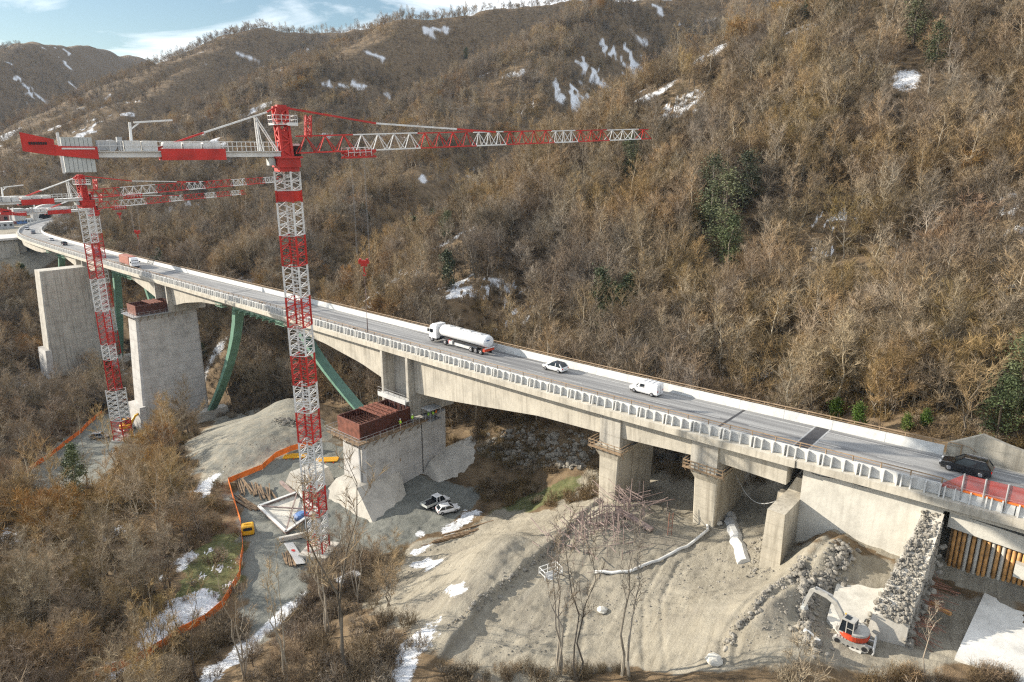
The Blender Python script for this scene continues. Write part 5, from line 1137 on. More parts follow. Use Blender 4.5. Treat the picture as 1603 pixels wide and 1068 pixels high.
# red and white steel frame lying on the ground
fr = [ground(406,802), ground(466,778), ground(497,803), ground(448,838)]
zf = max(p.z for p in fr)+.1
for p in fr: p.z = zf
root = thing('crossed_steelwork', 'faded red and white crossed steel frame lying flat between the poles and the crane', 'steel frame', fr[0])
mb = MB()
for i in range(4): mb.beam(fr[i]+Vector((0,0,.55)), fr[(i+1)%4]+Vector((0,0,.55)), .5, .12)
put(root, 'flange', mb, M['white']); mb = MB()
for i in range(4): mb.beam(fr[i]+Vector((0,0,.28)), fr[(i+1)%4]+Vector((0,0,.28)), .14, .5)
mb.beam(fr[0]+Vector((0,0,.5)), fr[2]+Vector((0,0,.5)), .2); mb.beam(fr[1]+Vector((0,0,.5)), fr[3]+Vector((0,0,.5)), .2); put(root, 'web', mb, M['pinksteel'])
cc = sum(fr, Vector())/4; mb = MB(); mb.hexa([p*.94+cc*.06+Vector((0,0,-.05)) for p in fr],[p*.94+cc*.06+Vector((0,0,.05)) for p in fr]); solo('ground_sheet', 'pale sheet spread inside the red and white steel frame', 'sheet', mb, M['conc_pale'])
def lumpy(name, label, cat, c, r, m, seed=1, flat=.6, group=None, seg=14):
    q = random.Random(seed); mb = MB(); rings = []
    for i in range(1, 8):
        th = math.pi*i/8; rings.append([Vector((c.x+r*math.sin(th)*math.cos(a)*(1+.3*(q.random()-.5)), c.y+r*math.sin(th)*math.sin(a)*(1+.3*(q.random()-.5)), c.z+r*flat*math.cos(th)*(1+.2*(q.random()-.5)))) for a in [2*math.pi*k/seg for k in range(seg)]])
    mb.loft(rings); return solo(name, label, cat, mb, m, group)
lumpy('covered_bundle', 'heap of crumpled blue sheeting lying in the corner of the steel frame', 'bundle', ground(472,812)+Vector((0,0,.5)), 1.3, M['bluetarp'], 5, .55)
mb = MB(); a, b = ground(437,848), ground(486,838); mb.beam(a+Vector((0,0,.35)), b+Vector((0,0,.35)), .6, .8); solo('concrete_beam', 'long grey concrete beam lying in front of the steel frame', 'concrete beam', mb, M['conc_foot'], None, bevel=.12)
mb = MB(); a, b = ground(440,757), ground(462,777); mb.beam(a+Vector((0,0,.3)), b+Vector((0,0,.3)), .55, .5); solo('steel_girder', 'short white and pink girder pointing at the cut footing block', 'girder', mb, M['pinksteel'])
# yellow cabin
p = ground_pt(389, 836); root = thing('yellow_cabin', 'bright yellow rounded site generator cabin beside the orange net fence', 'generator', p, face(380,838,398,834))
mb = MB(); mb.box((0,0,.95),(1.9,1.5,1.7)); mb.build('housing', M['yellow'], root, bevel=.22)
mb = MB(); mb.box((0,-.752,1.25),(1.35,.04,.55)); mb.build('opening', M['dark'], root)  # black plate on the solid housing, painting the shade of an open hatch
mb = MB(); mb.box((0,0,.08),(2.0,1.3,.16)); mb.build('skid', M['dark'], root)
mb = MB(); mb.box((0,-.76,.55),(1.2,.03,.06)); mb.beam((-.5,0,1.8),(.5,0,1.8),.25); mb.build('louvre', M['yellow'], root)
# orange net fences
def net(label, pts, h=1.25):
    P = []
    for (a, b) in zip(pts[:-1], pts[1:]):
        A, B = ground(*a), ground(*b); k = max(1, int((B-A).length/2.2))
        for i in range(k): t = i/k; P.append(A+(B-A)*t)
    P.append(B); 
    for p in P: p.z = hpt(p.x, p.y)
    root = thing('net_fence', label, 'net fence', P[0], 0, 'orange plastic net fences'); mb = MB(); q = random.Random(len(pts))
    for i in range(len(P)-1):
        A, B = P[i], P[i+1]; d = (B-A); d.z = 0; n = Vector((-d.y,d.x,0)).normalized()*.02; s0, s1 = q.uniform(-.12,.05), q.uniform(-.12,.05)
        mb.hexa([A-n+Vector((0,0,.05)),B-n+Vector((0,0,.05)),B+n+Vector((0,0,.05)),A+n+Vector((0,0,.05))],[A-n+Vector((0,0,h+s0)),B-n+Vector((0,0,h+s1)),B+n+Vector((0,0,h+s1)),A+n+Vector((0,0,h+s0))])
    put(root, 'net', mb, M['orange'])
    for p in P[::2][:90]:
        m2 = MB(); m2.beam(p+Vector((.05,.05,-.2)), p+Vector((.05,.05,h+.25)), .07); put(root, 'post', m2, M['timber'])
net('bright orange net fence bending around the brown poles and down past the yellow cabin', [(490,698),(455,707),(432,717),(412,735),(385,746),(358,757),(366,785),(377,820),(381,862),(376,905),(350,950),(322,975),(290,990),(255,1015),(220,1035),(150,1062)])
net('orange net fence running along the track toward the second crane', [(30,748),(60,728),(95,703),(128,678),(160,648)])
net('short orange net fence between the crane mast and the tall pier', [(168,634),(185,631),(206,629)])
net('orange net fence at the top of the dark terraces far left', [(2,449),(25,447),(52,444)], 1.6)
for (px, py), lb in (((462,716),'stack of yellow formwork beams behind the nearest crane mast'),((512,722),'small orange steel rack between the crane mast and the pier')):
    p = ground(px, py); root = thing('beam_stack', lb, 'stack', p)
    for i in range(5): mb = MB(); mb.beam(p+Vector((-2.2,-.9+i*.42,.25)), p+Vector((2.2,-.5+i*.42,.3)), .22); put(root, 'beam', mb, M['yellow'])
    mb = MB()
    for x in (-1.5,0,1.5): mb.beam(p+Vector((x,-1.2,.08)), p+Vector((x,1.4,.08)), .15)
    put(root, 'bearer', mb, M['orangered'])
# scatter of stones as one stuff object each
def stones(name, label, spots, m, seed):
    q = random.Random(seed); mb = MB()
    for (c, r) in spots:
        rings = []; sx, sy, sz = q.uniform(.7,1.3), q.uniform(.7,1.3), q.uniform(.5,.95); a0 = q.uniform(0,6)
        for th in (.25,.85,1.5,2.2,2.8): rings.append([c+Vector((r*sx*math.sin(th)*math.cos(a+a0)*q.uniform(.75,1.25), r*sy*math.sin(th)*math.sin(a+a0)*q.uniform(.75,1.25), r*sz*math.cos(th)*q.uniform(.8,1.2))) for a in [2*math.pi*k/6 for k in range(6)]])
        mb.loft(rings)
    o = mb.build(name, m); tag(o, label, 'rubble', None, 'stuff'); return o
def along(pts, n, w, r0, r1, q, up=0.0):
    G = groundn(pts); L = [(G[i+1]-G[i]).length for i in range(len(G)-1)]; T = sum(L); out = []
    for _ in range(n):
        t = q.random()*T; i = 0
        while i < len(L)-1 and t > L[i]: t -= L[i]; i += 1
        p = G[i]+(G[i+1]-G[i])*(t/L[i]); a = q.random()*6.28; d = abs(q.gauss(0,.5))*w; x, y = p.x+d*math.cos(a), p.y+d*math.sin(a); r = r0+(r1-r0)*q.random()**5
        out.append((Vector((x,y,hpt(x,y)+r*.1+up*max(0,1-d/w)*q.random())), r))
    return out
q = random.Random(3)
sp = along([(1250,885),(1262,930),(1262,985),(1275,1020)], 1100, 1.6, .04, .38, q, .5)+along([(1330,862),(1305,890),(1275,925)], 800, 1.5, .04, .38, q, .5)+along([(1262,872),(1230,905),(1185,950),(1150,985),(1135,1010)], 420, 1.0, .06, .28, q, .1)
stones('rubble', 'broken grey rubble heaped in banks around the excavator', sp, M['rock'], 4)
sp = along([(1195,835),(1175,880),(1200,900)], 120, 2.0, .06, .3, q)+along([(985,800),(960,830),(930,870)], 60, 3.0, .05, .22, q)+along([(700,985),(760,940),(840,880),(900,820),(960,790)], 420, .7, .06, .3, q, .3)+along([(1000,990),(1100,920),(1180,880)], 260, 5.5, .03, .16, q)+along([(800,1040),(950,980),(1100,900)], 160, 5, .03, .15, q)+along([(600,935),(690,850),(780,800)], 240, 2.2, .04, .2, q)
sp += along([(760,1030),(900,960),(1050,900),(1180,860)], 900, 7.5, .03, .13, q)+along([(620,930),(720,870),(800,815)], 260, 3, .03, .12, q)+along([(1150,1040),(1200,985),(1240,930)], 240, 3, .03, .14, q)+along([(350,735),(420,690),(500,680)], 200, 5, .04, .16, q)
stones('loose_stones', 'loose pale stones scattered over the gravel', sp, M['rock'], 5)
sp = along([(430,660),(468,664)], 120, 2.4, .15, .6, q, .9)+along([(95,668),(150,655)], 50, 3, .2, .7, q, .5); stones('stone_heap', 'heaps of grey stones on the far side of the site', sp, M['rock'], 6)
for (px, py, r, lb) in ((1118,1036,.75,'pale boulder at the end of the wheel ruts'),(943,957,.6,'flat pale boulder alone in the middle of the gravel'),(1124,722+98,.55,'small boulder at the foot of the ribbed pier'),(998,905,.25,'little stone lying on the gravel below the pipe')):
    lumpy('boulder', lb, 'boulder', ground(px,py)+Vector((0,0,r*.25)), r, M['conc_pale'] if r > .5 else M['rock'], int(px), .6, None, 9)
# pipe and plastic sheet on the gravel
def ground_tube(pts, r, dz=.1, n=8, wob=0):
    G = groundn(pts); P = []
    for A, B in zip(G[:-1], G[1:]):
        k = max(1, int((B-A).length/1.0))
        for i in range(k): p = A+(B-A)*(i/k); P.append(Vector((p.x+rnd.uniform(-wob,wob), p.y+rnd.uniform(-wob,wob), hpt(p.x,p.y)+dz)))
    p = G[-1]; P.append(Vector((p.x,p.y,hpt(p.x,p.y)+dz))); mb = MB(); mb.tube(P, r, n); return mb
solo('drain_pipe', 'pale drain pipe snaking across the gravel from the ribbed pier', 'pipe', ground_tube([(930,898),(985,897),(1030,880),(1075,858),(1108,832),(1107,815),(1096,798),(1100,790)], .2, .18), M['pipe'], None, smooth=True)
solo('plastic_sheet', 'crumpled silvery plastic sheet lying down the bank right of the ribbed pier', 'sheet', ground_tube([(1140,805),(1147,830),(1152,850),(1166,882)], .85, -.25, 9, .35), M['white'])
mb = MB(); a, b = W(33.6,83,-41.2), W(25.2,77,-40.6); mb.tube([a+(b-a)*(k/12)+Vector((0,0,-2.4*math.sin(math.pi*k/12))) for k in range(13)], .05, 6); solo('hanging_hose', 'thin pale hose hanging from the ribbed pier to the abutment', 'hose', mb, M['pipe'])
# tangle of dismantled steel
mb = MB(); q = random.Random(8); cA, cB = ground(888,858), ground(985,798)
for i in range(300):
    t = q.random(); c = cA+(cB-cA)*t; x, y = c.x+q.gauss(0,2.0), c.y+q.gauss(0,2.4); z = hpt(x,y); L = q.uniform(1.2,4.2)*(.6+.6*t)
    if q.random() < .45: mb.beam((x,y,z-.1),(x+q.gauss(0,.08),y+q.gauss(0,.08),z+L), q.choice((.045,.05,.07)))
    else:
        a = q.choice((R(25),R(115)))+q.gauss(0,.12); hh = q.uniform(.1,2.2)*(.5+.7*t); mb.beam((x,y,z+hh),(x+L*1.1*math.cos(a),y+L*1.1*math.sin(a),z+hh+q.gauss(0,.35)), q.choice((.045,.06,.09)))
tag(mb.build('scrap_steel', M['pinksteel']), 'tangle of faded pink scaffold steel heaped on the bank below the flared pier', 'scrap', None, 'stuff')
mb = MB(); a, b = ground(965,803), ground(1020,835); mb.beam(a+Vector((0,0,.6)), b+Vector((0,0,.5)), .8, .35); 
solo('steel_girder', 'long rusty girder leaning out of the scrap steel toward the gravel', 'girder', mb, M['pinksteel'])
p = ground_pt(862, 903); root = thing('mesh_crate', 'open white steel crate at the lower end of the scrap heap', 'crate', p, .5)
mb = MB()
for x in (-1.2,0,1.2):
    for y in (-.7,.7): mb.beam((x,y,0),(x,y,1.3),.09)
for z in (.1,.7,1.3):
    for y in (-.7,.7): mb.beam((-1.2,y,z),(1.2,y,z),.08)
    for x in (-1.2,1.2): mb.beam((x,-.7,z),(x,.7,z),.08)
mb.build('frame', M['white'], root); mb = MB(); mb.box((0,0,.08),(2.4,1.4,.1)); mb.build('floor', M['steel'], root)
for i, (px, py, nx) in enumerate(((1045,838,.0),)):
    p = ground(px, py); mb = MB()
    for d in (0,.5): mb.beam(p+Vector((d,0,0)), p+Vector((d+.05,.05,3.2)), .07)
    for k in range(5): mb.beam(p+Vector((0,0,.5+.6*k)), p+Vector((.5,0,.5+.6*k)), .05)
    solo('ladder', 'narrow steel ladder standing in the gravel right of the scrap heap', 'ladder', mb, M['rebar'])
# wall of stacked dark blocks under the near spans
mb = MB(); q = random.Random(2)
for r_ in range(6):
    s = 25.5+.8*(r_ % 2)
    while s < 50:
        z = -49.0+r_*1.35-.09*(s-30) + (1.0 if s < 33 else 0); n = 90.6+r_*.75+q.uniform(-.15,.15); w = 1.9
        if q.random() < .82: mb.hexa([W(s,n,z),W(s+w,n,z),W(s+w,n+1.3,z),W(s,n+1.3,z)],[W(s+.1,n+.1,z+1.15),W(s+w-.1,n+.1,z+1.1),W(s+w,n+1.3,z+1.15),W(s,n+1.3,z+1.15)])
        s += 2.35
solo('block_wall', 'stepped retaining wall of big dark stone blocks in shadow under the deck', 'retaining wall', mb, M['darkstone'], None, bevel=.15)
sp = []
for i in range(700):
    s, n = q.uniform(62,88), 88+abs(q.gauss(0,4)); 
    if n > 99: continue
    p = sng(s, n); sp.append((p+Vector((0,0,.1)), q.uniform(.2,.8)*(1 if q.random() < .2 else .5)))
stones('rock_slope', 'steep broken rock face behind the near pier under the deck', sp, M['rock'], 9)
# ------------------------------------------------------------------ broken wing wall, rusty piles and slabs at the right
root = thing('broken_wall', 'thick demolished concrete wall running down from the abutment, its top a strip of rubble', 'broken wall', W(9.4,70,-43))
mb = MB(); mb.hexa([W(7.9,62.2,-45),W(11.2,61.8,-45),W(11.0,75.9,-45),W(8.2,75.9,-45)], [W(8.0,63.2,-40.9),W(10.9,62.6,-41.1),W(10.2,75.85,-36.0),W(8.3,75.85,-35.6)]); put(root, 'core', mb, M['conc_foot'])
q = random.Random(21); mb = MB(); 
def stone_into(mb, c, r, q):
    rings = []
    for th in (.3,.95,1.6,2.3,2.85): rings.append([c+Vector((r*math.sin(th)*math.cos(a)*q.uniform(.6,1.3), r*math.sin(th)*math.sin(a)*q.uniform(.6,1.3), r*.8*math.cos(th)*q.uniform(.7,1.2))) for a in [2*math.pi*k/6 for k in range(6)]])
    mb.loft(rings)
for i in range(1500):
    t = q.random(); n = 62.6+13.2*t; s = (7.9+.3*t)+(3.0-1.1*t)*q.random(); z = -41.0+5.1*t; stone_into(mb, W(s,n,z+q.uniform(-.15,.18)), (.05+.20*q.random()**3), q)
for i in range(90):
    t = q.random()**2; n = 62.6+13.2*t; s = q.choice((7.7, 11.2-.9*t))+q.gauss(0,.2); stone_into(mb, W(s,n,-42.5+5*t+q.uniform(-1.2,.2)), q.uniform(.12,.4), q)
o = put(root, 'rubble_top', mb, M['rock']); o['kind'] = 'stuff'
mb = MB()
for i in range(70):
    n = q.uniform(63,72); s = 7.8; z = -42.6+.35*(n-63)*q.random()+q.uniform(-.5,.4); L = q.uniform(.6,2.6); mb.beam(W(s,n,z), W(s-L,n+q.gauss(0,.5),z+q.gauss(-.1,.4)), .04)
o = put(root, 'bent_rebar', mb, M['rebar']); o['kind'] = 'stuff'
root = thing('pile_wall', 'row of upright rusty steel piles under a pale concrete capping beam at the right edge', 'pile wall', W(4,77,-43))
q = random.Random(5)
for i in range(34):
    s = 7.2-i*.42; n = 76.75; zt, zb = -37.0-.05*i, -43.6
    mb = MB(); mb.tube([W(s,n,zb), W(s,n,zt)], .17, 8); put(root, 'pile', mb, M['rust'] if q.random() < .88 else M['conc_foot'], smooth=True)
mb = MB(); mb.snbox(-9,7.6,76.9,77.3,-45,-36.5); put(root, 'lagging', mb, M['timber'])
mb = MB(); mb.hexa([W(-9,76.2,-38.0),W(7.9,76.2,-37.0),W(7.9,77.4,-37.0),W(-9,77.4,-38.0)],[W(-9,76.2,-36.3),W(7.9,76.2,-35.3),W(7.9,77.4,-35.3),W(-9,77.4,-36.3)]); put(root, 'capping_beam', mb, M['conc_pale'])
mb = MB(); mb.hexa([W(-9,75.8,-40.6),W(1.9,75.8,-39.9),W(1.9,76.55,-39.9),W(-9,76.55,-40.6)],[W(-9,75.8,-39.2),W(1.9,75.8,-38.5),W(1.9,76.55,-38.5),W(-9,76.55,-39.2)]); put(root, 'waling_beam', mb, M['conc_pale'])
mb = MB(); mb.hexa([W(-30,75.5,-46),W(3.7,75.6,-46),W(4.2,62.8,-46),W(-30,60,-46)], [W(-30,75.5,-42.0),W(3.7,75.6,-42.2),W(4.2,62.8,-42.3),W(-30,60,-42.2)]); solo('concrete_slab', 'bright pale concrete slab below the rusty piles at the right edge', 'concrete slab', mb, M['slab'])
mb = MB(); mb.hexa([W(11.5,74,-44),W(16.5,74.4,-44),W(14.5,62,-44),W(10.6,58,-44)],[W(11.5,74,-43.02),W(16.5,74.4,-43.05),W(14.5,62,-43.12),W(10.6,58,-43.12)])
solo('concrete_floor', 'pale dusty floor slab between the rubble bank and the broken wall', 'concrete slab', mb, M['conc_pale'])
for a, b, lb in ((W(7.5,70,-42.4),W(5.6,69.0,-42.2),'rusty steel bar sticking out below the broken wall'),):
    mb = MB(); mb.beam(a, b, .3); solo('steel_bar', lb, 'steel bar', mb, M['rust'])
p = ground(1282,1010); p2 = ground(1258,992); mb = MB(); mb.beam(p+Vector((0,0,.35)), p2+Vector((0,0,.45)), .3); solo('broken_pipe', 'broken pale pipe half buried in the rubble left of the excavator', 'pipe', mb, M['pipe'])
# concrete retaining wall and screen on the right
root = thing('retaining_wall', 'tan concrete retaining wall with a peaked top behind the black car', 'retaining wall', W(2,87,-33))
mb = MB(); ring = [(10.4,-33.3),(10.4,-31.9),(7.3,-30.0),(4.8,-30.6),(1.5,-31.2),(-14,-31.4),(-14,-33.3)]
mb.loft([[W(s,86.35,z) for s,z in ring],[W(s,87.0,z) for s,z in ring]]); put(root, 'face', mb, M['conc_old'])
sc = thing('safety_screen', 'red mesh safety screen on white barrier blocks at the right end of the bridge', 'mesh screen', BP(2,-5.2,0))
mm_, nd, lk, b_ = nodes_of('red_mesh'); b_.inputs['Base Color'].default_value = (0.50,0.07,0.05,1); tr = nd.new('ShaderNodeBsdfTransparent'); ms = nd.new('ShaderNodeMixShader')
g = nd.new('ShaderNodeNewGeometry'); w1 = nd.new('ShaderNodeTexNoise'); w1.inputs['Scale'].default_value = 1.2; lk.new(g.outputs['Position'], w1.inputs['Vector']); rr_ = ramp(nd, [(0.3,(0.26,)*3),(0.7,(0.46,)*3)]); lk.new(w1.outputs['Fac'], rr_.inputs['Fac'])
lk.new(rr_.outputs['Color'], ms.inputs[0]); lk.new(tr.outputs[0], ms.inputs[1]); lk.new(b_.outputs[0], ms.inputs[2]); lk.new(ms.outputs[0], nd['Material Output'].inputs['Surface'])
mb = MB(); ss = [8.9,7.2,5.4,3.6,1.8,0,-1.8,-3.6]
for a, b in zip(ss[:-1], ss[1:]):
    h0 = 1.1 if a == 8.9 else 2.55
    mb.hexa([BP(a,-5.26,.72),BP(b,-5.26,.72),BP(b,-5.24,.72),BP(a,-5.24,.72)],[BP(a,-5.26,h0),BP(b,-5.26,2.55),BP(b,-5.24,2.55),BP(a,-5.24,h0)])
put(sc, 'mesh_panel', mb, mm_)
mb = MB()
for a, b in zip(ss[1:-1], ss[2:]): mb.beam(BP(a,-5.27,.78), BP(b,-5.27,.78), .05, .2)
put(sc, 'bottom_band', mb, M['orange'])
for s in ss[1:]:
    mb = MB(); mb.beam(BP(s,-5.32,-.2), BP(s,-5.32,2.65), .12); put(sc, 'post', mb, M['steel'])
for i in range(3):
    a = 7.9-i*5.2; t = sweep([(-4.8,-.38),(-4.9,.55),(-4.9,.95),(-5.15,.95),(-5.2,.55),(-5.35,-.38)], a-5.1, a, 2.5); put(sc, 'barrier_block', t, M['white'])
mb = MB(); mb.snbox(-14,8.6,75.2,77.4,-34.9,-34.1); solo('verge_slab', 'weathered grey concrete ledge below the white barrier at the right edge', 'ledge', mb, M['conc_deck'])
# ------------------------------------------------------------------ the far left end: abutment, yard, portals
root = thing('end_abutment', 'massive grey concrete abutment with ribs at the far left under the bend', 'abutment', W(432,84,-58))
mb = MB(); mb.hexa([W(a,b,-66) for a,b in rect(426,445,60,100)], [W(a,b,-43.6) for a,b in rect(426.6,445,61,99)]); put(root, 'wall', mb, M['conc'])
for n in (73,84,94): 
    mb = MB(); mb.snbox(425.4,426.8,n,n+1.6,-64,-45); put(root, 'rib', mb, M['conc_old'])
mb = MB(); mb.snbox(424.6,446,59,100,-43.6,-42.6); put(root, 'cap', mb, M['conc_new'])
mb = MB(); mb.snbox(422,426,74,80,-62,-53); put(root, 'buttress', mb, M['conc_old'])
def portal(name, label, px, py, Y, w):
    c = Vector(atY(px, py, Y)); z0 = hpt(c.x, c.y)-1; d = Vector((c.x,c.y,0)).normalized(); d = (Matrix.Rotation(R(28),3,'Z') @ d); u = Vector((d.y,-d.x,0))
    root = thing(name, label, 'tunnel portal', Vector((c.x,c.y,z0)), 0, 'tunnel mouths at the far end')
    P = lambda x, z, f: Vector((c.x,c.y,z0))+u*x+d*f+Vector((0,0,z))
    N = 20; arc = [(-w/2,0)]+[(-w/2*math.cos(math.pi*k/N), 3.2+(w*.42)*math.sin(math.pi*k/N)) for k in range(N+1)]+[(w/2,0)]
    outer = [(-w*.72,0)]+[(max(-w*.72,min(w*.72,-w*.75*math.cos(math.pi*k/N)*1.15)), 3.2+(w*.62)*max(.75,math.sin(math.pi*k/N))) for k in range(N+1)]+[(w*.72,0)]
    mb = MB()
    for i in range(len(arc)-1):
        a, b, e, f = arc[i], arc[i+1], outer[i+1], outer[i]
        mb.hexa([P(*a,0),P(*b,0),P(*e,0),P(*f,0)],[P(*a,3),P(*b,3),P(*e,3),P(*f,3)])
    o = mb.build('facing', M['conc_new']); o.parent = root; o.matrix_parent_inverse = Matrix.Translation(-Vector((c.x,c.y,z0)))
    mb = MB(); mb.loft([[P(x*.99,z*.99,2.2) for x,z in arc],[P(x*.99,z*.99,2.6) for x,z in arc]]); o = mb.build('dark_bore', M['dark']); o.parent = root; o.matrix_parent_inverse = Matrix.Translation(-Vector((c.x,c.y,z0)))  # black plate across the arch stands in for the shade inside the tunnel
portal('tunnel_portal', 'dark arched tunnel mouth, the left of the two at the road end', 80, 344, 462, 15)
portal('tunnel_portal', 'pale ringed tunnel mouth, the right of the two, beside the snow bank', 107, 342, 462, 11)
def block(name, label, cat, px, py, Y, sx, sy, h, m, rz=.5, parts=None):
    c = Vector(atY(px, py, Y)); z0 = hpt(c.x, c.y); root = thing(name, label, cat, (c.x,c.y,z0-.2), rz); mb = MB(); mb.box((0,0,h/2),(sx,sy,h)); mb.build('walls', m, root)
    mb = MB(); mb.box((0,0,h+.12),(sx+.4,sy+.4,.24)); mb.build('roof', M['white'], root)
    mb = MB()
    for i in range(4): mb.box((-sx/2+sx*(i+.5)/4,-sy/2-.02,h*.6),(sx*.12,.06,h*.3))
    mb.build('window', M['glass'], root)
block('site_building', 'brick red site building at the far left edge beyond the abutment', 'building', 14, 346, 455, 16, 10, 7, M['brick'], .75)
block('site_office', 'white roofed site office in front of the red building', 'building', 2, 352, 430, 12, 7, 4, M['steel'], .75)
block('blue_container', 'blue site container between the red building and the tunnel mouths', 'container', 40, 349, 455, 9, 3, 3, M['bluetarp'], .4)
block('white_container', 'white container beside the dark tunnel mouth', 'container', 55, 347, 455, 8, 3, 3, M['white'], .2)
lumpy('snow_pile', 'white snow pile beside the far bend of the road', 'snow pile', Vector((*W(466,98).xy, hpt(*W(466,98).xy)+.3)), 5, M['snow'], 3, .4)
lumpy('snow_pile', 'long snow bank below the right tunnel mouth', 'snow pile', Vector((*W(487,134).xy, hpt(*W(487,134).xy)+.5)), 8, M['snow'], 4, .5)
# ------------------------------------------------------------------ vegetation
def gen_tree(seed, h, spread, rt, nl, nb, nt, tw, first=.25, up=.62, multi=1, tl=(.5,1.3), lean=.1, sides=5):
    q = random.Random(seed); tm = MB(); cm = MB()
    def tri(p, d, L, w):
        s = d.cross(Vector((q.uniform(-1,1),q.uniform(-1,1),q.uniform(-1,1)))).normalized()*(w/2); m = p+d*(L*.5)+Vector((q.uniform(-.06,.06),q.uniform(-.06,.06),.05*L)); e = p+d*L+Vector((q.uniform(-.1,.1),q.uniform(-.1,.1),.12*L))
        o = len(cm.v); cm.v += [tuple(p-s), tuple(p+s), tuple(m+s*.8), tuple(m-s*.8), tuple(e)]; cm.f += [(o,o+1,o+2,o+3),(o+3,o+2,o+4)]
    for st in range(multi):
        base = Vector((0,0,-.4)) if multi == 1 else Vector((q.uniform(-.5,.5),q.uniform(-.5,.5),-.4)); a = q.uniform(0,6.28); ln = lean*(1 if multi == 1 else 2.6)
        top = Vector((math.cos(a)*h*ln*q.uniform(.5,1), math.sin(a)*h*ln*q.uniform(.5,1), h*q.uniform(.85,1)))
        path = [base+(top-base)*(i/7)+Vector((q.uniform(-.03,.03)*h*(i>0), q.uniform(-.03,.03)*h*(i>0), 0)) for i in range(8)]
        r0 = rt*(1 if multi == 1 else .6); rad = [r0*(1.25 if i == 0 else 1)*(1-.88*i/7) for i in range(8)]
        tm.tube(path, rad, sides)
        at = lambda f: path[int(min(6.999,f*7))]+(path[int(min(6.999,f*7))+1]-path[int(min(6.999,f*7))])*(f*7-int(min(6.999,f*7)))
        n_l = max(3, nl//multi)
        for k in range(n_l):
            f = first+(.97-first)*(k+q.random())/n_l; p = at(f); az = k*2.4+q.uniform(-.5,.5); el = up+q.uniform(-.2,.25)+f*.25
            L = spread*(1.05-.75*max(0,(f-.35)))*q.uniform(.7,1.1); d = Vector((math.cos(az)*math.cos(el), math.sin(az)*math.cos(el), math.sin(el)))
            pts = [p]; dd = d.copy()
            for i in range(3): dd = (dd+Vector((q.uniform(-.22,.22),q.uniform(-.22,.22),q.uniform(-.02,.24)))).normalized(); pts.append(pts[-1]+dd*(L/3))
            rl = max(tw*.45, r0*.42*(1-.7*f)); tm.tube(pts, [rl,rl*.75,rl*.5,rl*.22], 3, False)
            for j in range(nb):
                g = .2+.8*(j+q.random())/nb; i = min(2, int(g*3)); bp = pts[i]+(pts[i+1]-pts[i])*(g*3-i); bd = (dd+Vector((q.uniform(-.9,.9),q.uniform(-.9,.9),q.uniform(-.3,.8)))).normalized(); bl = L*q.uniform(.3,.55)*(1.1-.5*g)
                tri(bp, bd, bl, tw*1.5)
                for t in range(nt):
                    u = q.uniform(.12,1.0); td = (bd*.8+Vector((q.uniform(-1,1),q.uniform(-1,1),q.uniform(-.7,.9)))).normalized(); tri(bp+bd*(bl*u)+Vector((0,0,.06*bl*u)), td, q.uniform(*tl), tw)
    return tm, cm
def gen_bush(seed, h, r, ns, nt, tw):
    q = random.Random(seed); cm = MB()
    def tri(p, d, L, w):
        s = d.cross(Vector((q.uniform(-1,1),q.uniform(-1,1),q.uniform(-1,1)))).normalized()*(w/2); m = p+d*(L*.55); e = p+d*L+Vector((0,0,-.1*L)); o = len(cm.v)
        cm.v += [tuple(p-s), tuple(p+s), tuple(m+s*.8), tuple(m-s*.8), tuple(e)]; cm.f += [(o,o+1,o+2,o+3),(o+3,o+2,o+4)]
    for i in range(ns):
        a = q.uniform(0,6.28); rr = r*math.sqrt(q.random())*.6; p = Vector((rr*math.cos(a), rr*math.sin(a), -.15)); d = Vector((math.cos(a)*.5*q.random()+q.uniform(-.3,.3), math.sin(a)*.5*q.random()+q.uniform(-.3,.3), 1)).normalized(); L = h*q.uniform(.5,1.0); tri(p, d, L, tw*1.4)
        for t in range(nt): u = q.uniform(.2,1); tri(p+d*(L*u), (d*.6+Vector((q.uniform(-1,1),q.uniform(-1,1),q.uniform(-.4,.8)))).normalized(), h*q.uniform(.15,.4), tw)
    return cm
def gen_leafy(seed, h, r, n, leaf, ivy=False):
    q = random.Random(seed); cm = MB(); tm = MB(); tm.tube([(0,0,-.3),(q.uniform(-.2,.2),q.uniform(-.2,.2),h*.5),(q.uniform(-.4,.4),q.uniform(-.4,.4),h*.97)], [.16,.11,.03], 6)
    cl = []
    for i in range(26 if h > 4 else 12):
        z = h*(q.uniform(.12,.98)); k = math.sin(math.pi*min(1,(z/h)*.85+.12)); a = q.uniform(0,6.28); rr = r*k*q.uniform(.1,.85); cl.append((Vector((rr*math.cos(a),rr*math.sin(a),z)), r*q.uniform(.25,.5)))
    for i in range(n):
        c, cr = q.choice(cl); v = Vector((q.gauss(0,.5),q.gauss(0,.5),q.gauss(0,.55)))*cr; p = c+v
        u = Vector((q.uniform(-1,1),q.uniform(-1,1),q.uniform(-.6,.6))).normalized(); w = u.cross(Vector((q.uniform(-1,1),q.uniform(-1,1),q.uniform(-1,1)))).normalized(); s = leaf*q.uniform(.6,1.3); o = len(cm.v)
        cm.v += [tuple(p-u*s), tuple(p+w*s*.45), tuple(p+u*s), tuple(p-w*s*.45)]; cm.f += [(o,o+1,o+2,o+3)]
    return tm, cm
rng = np.random.default_rng(5)
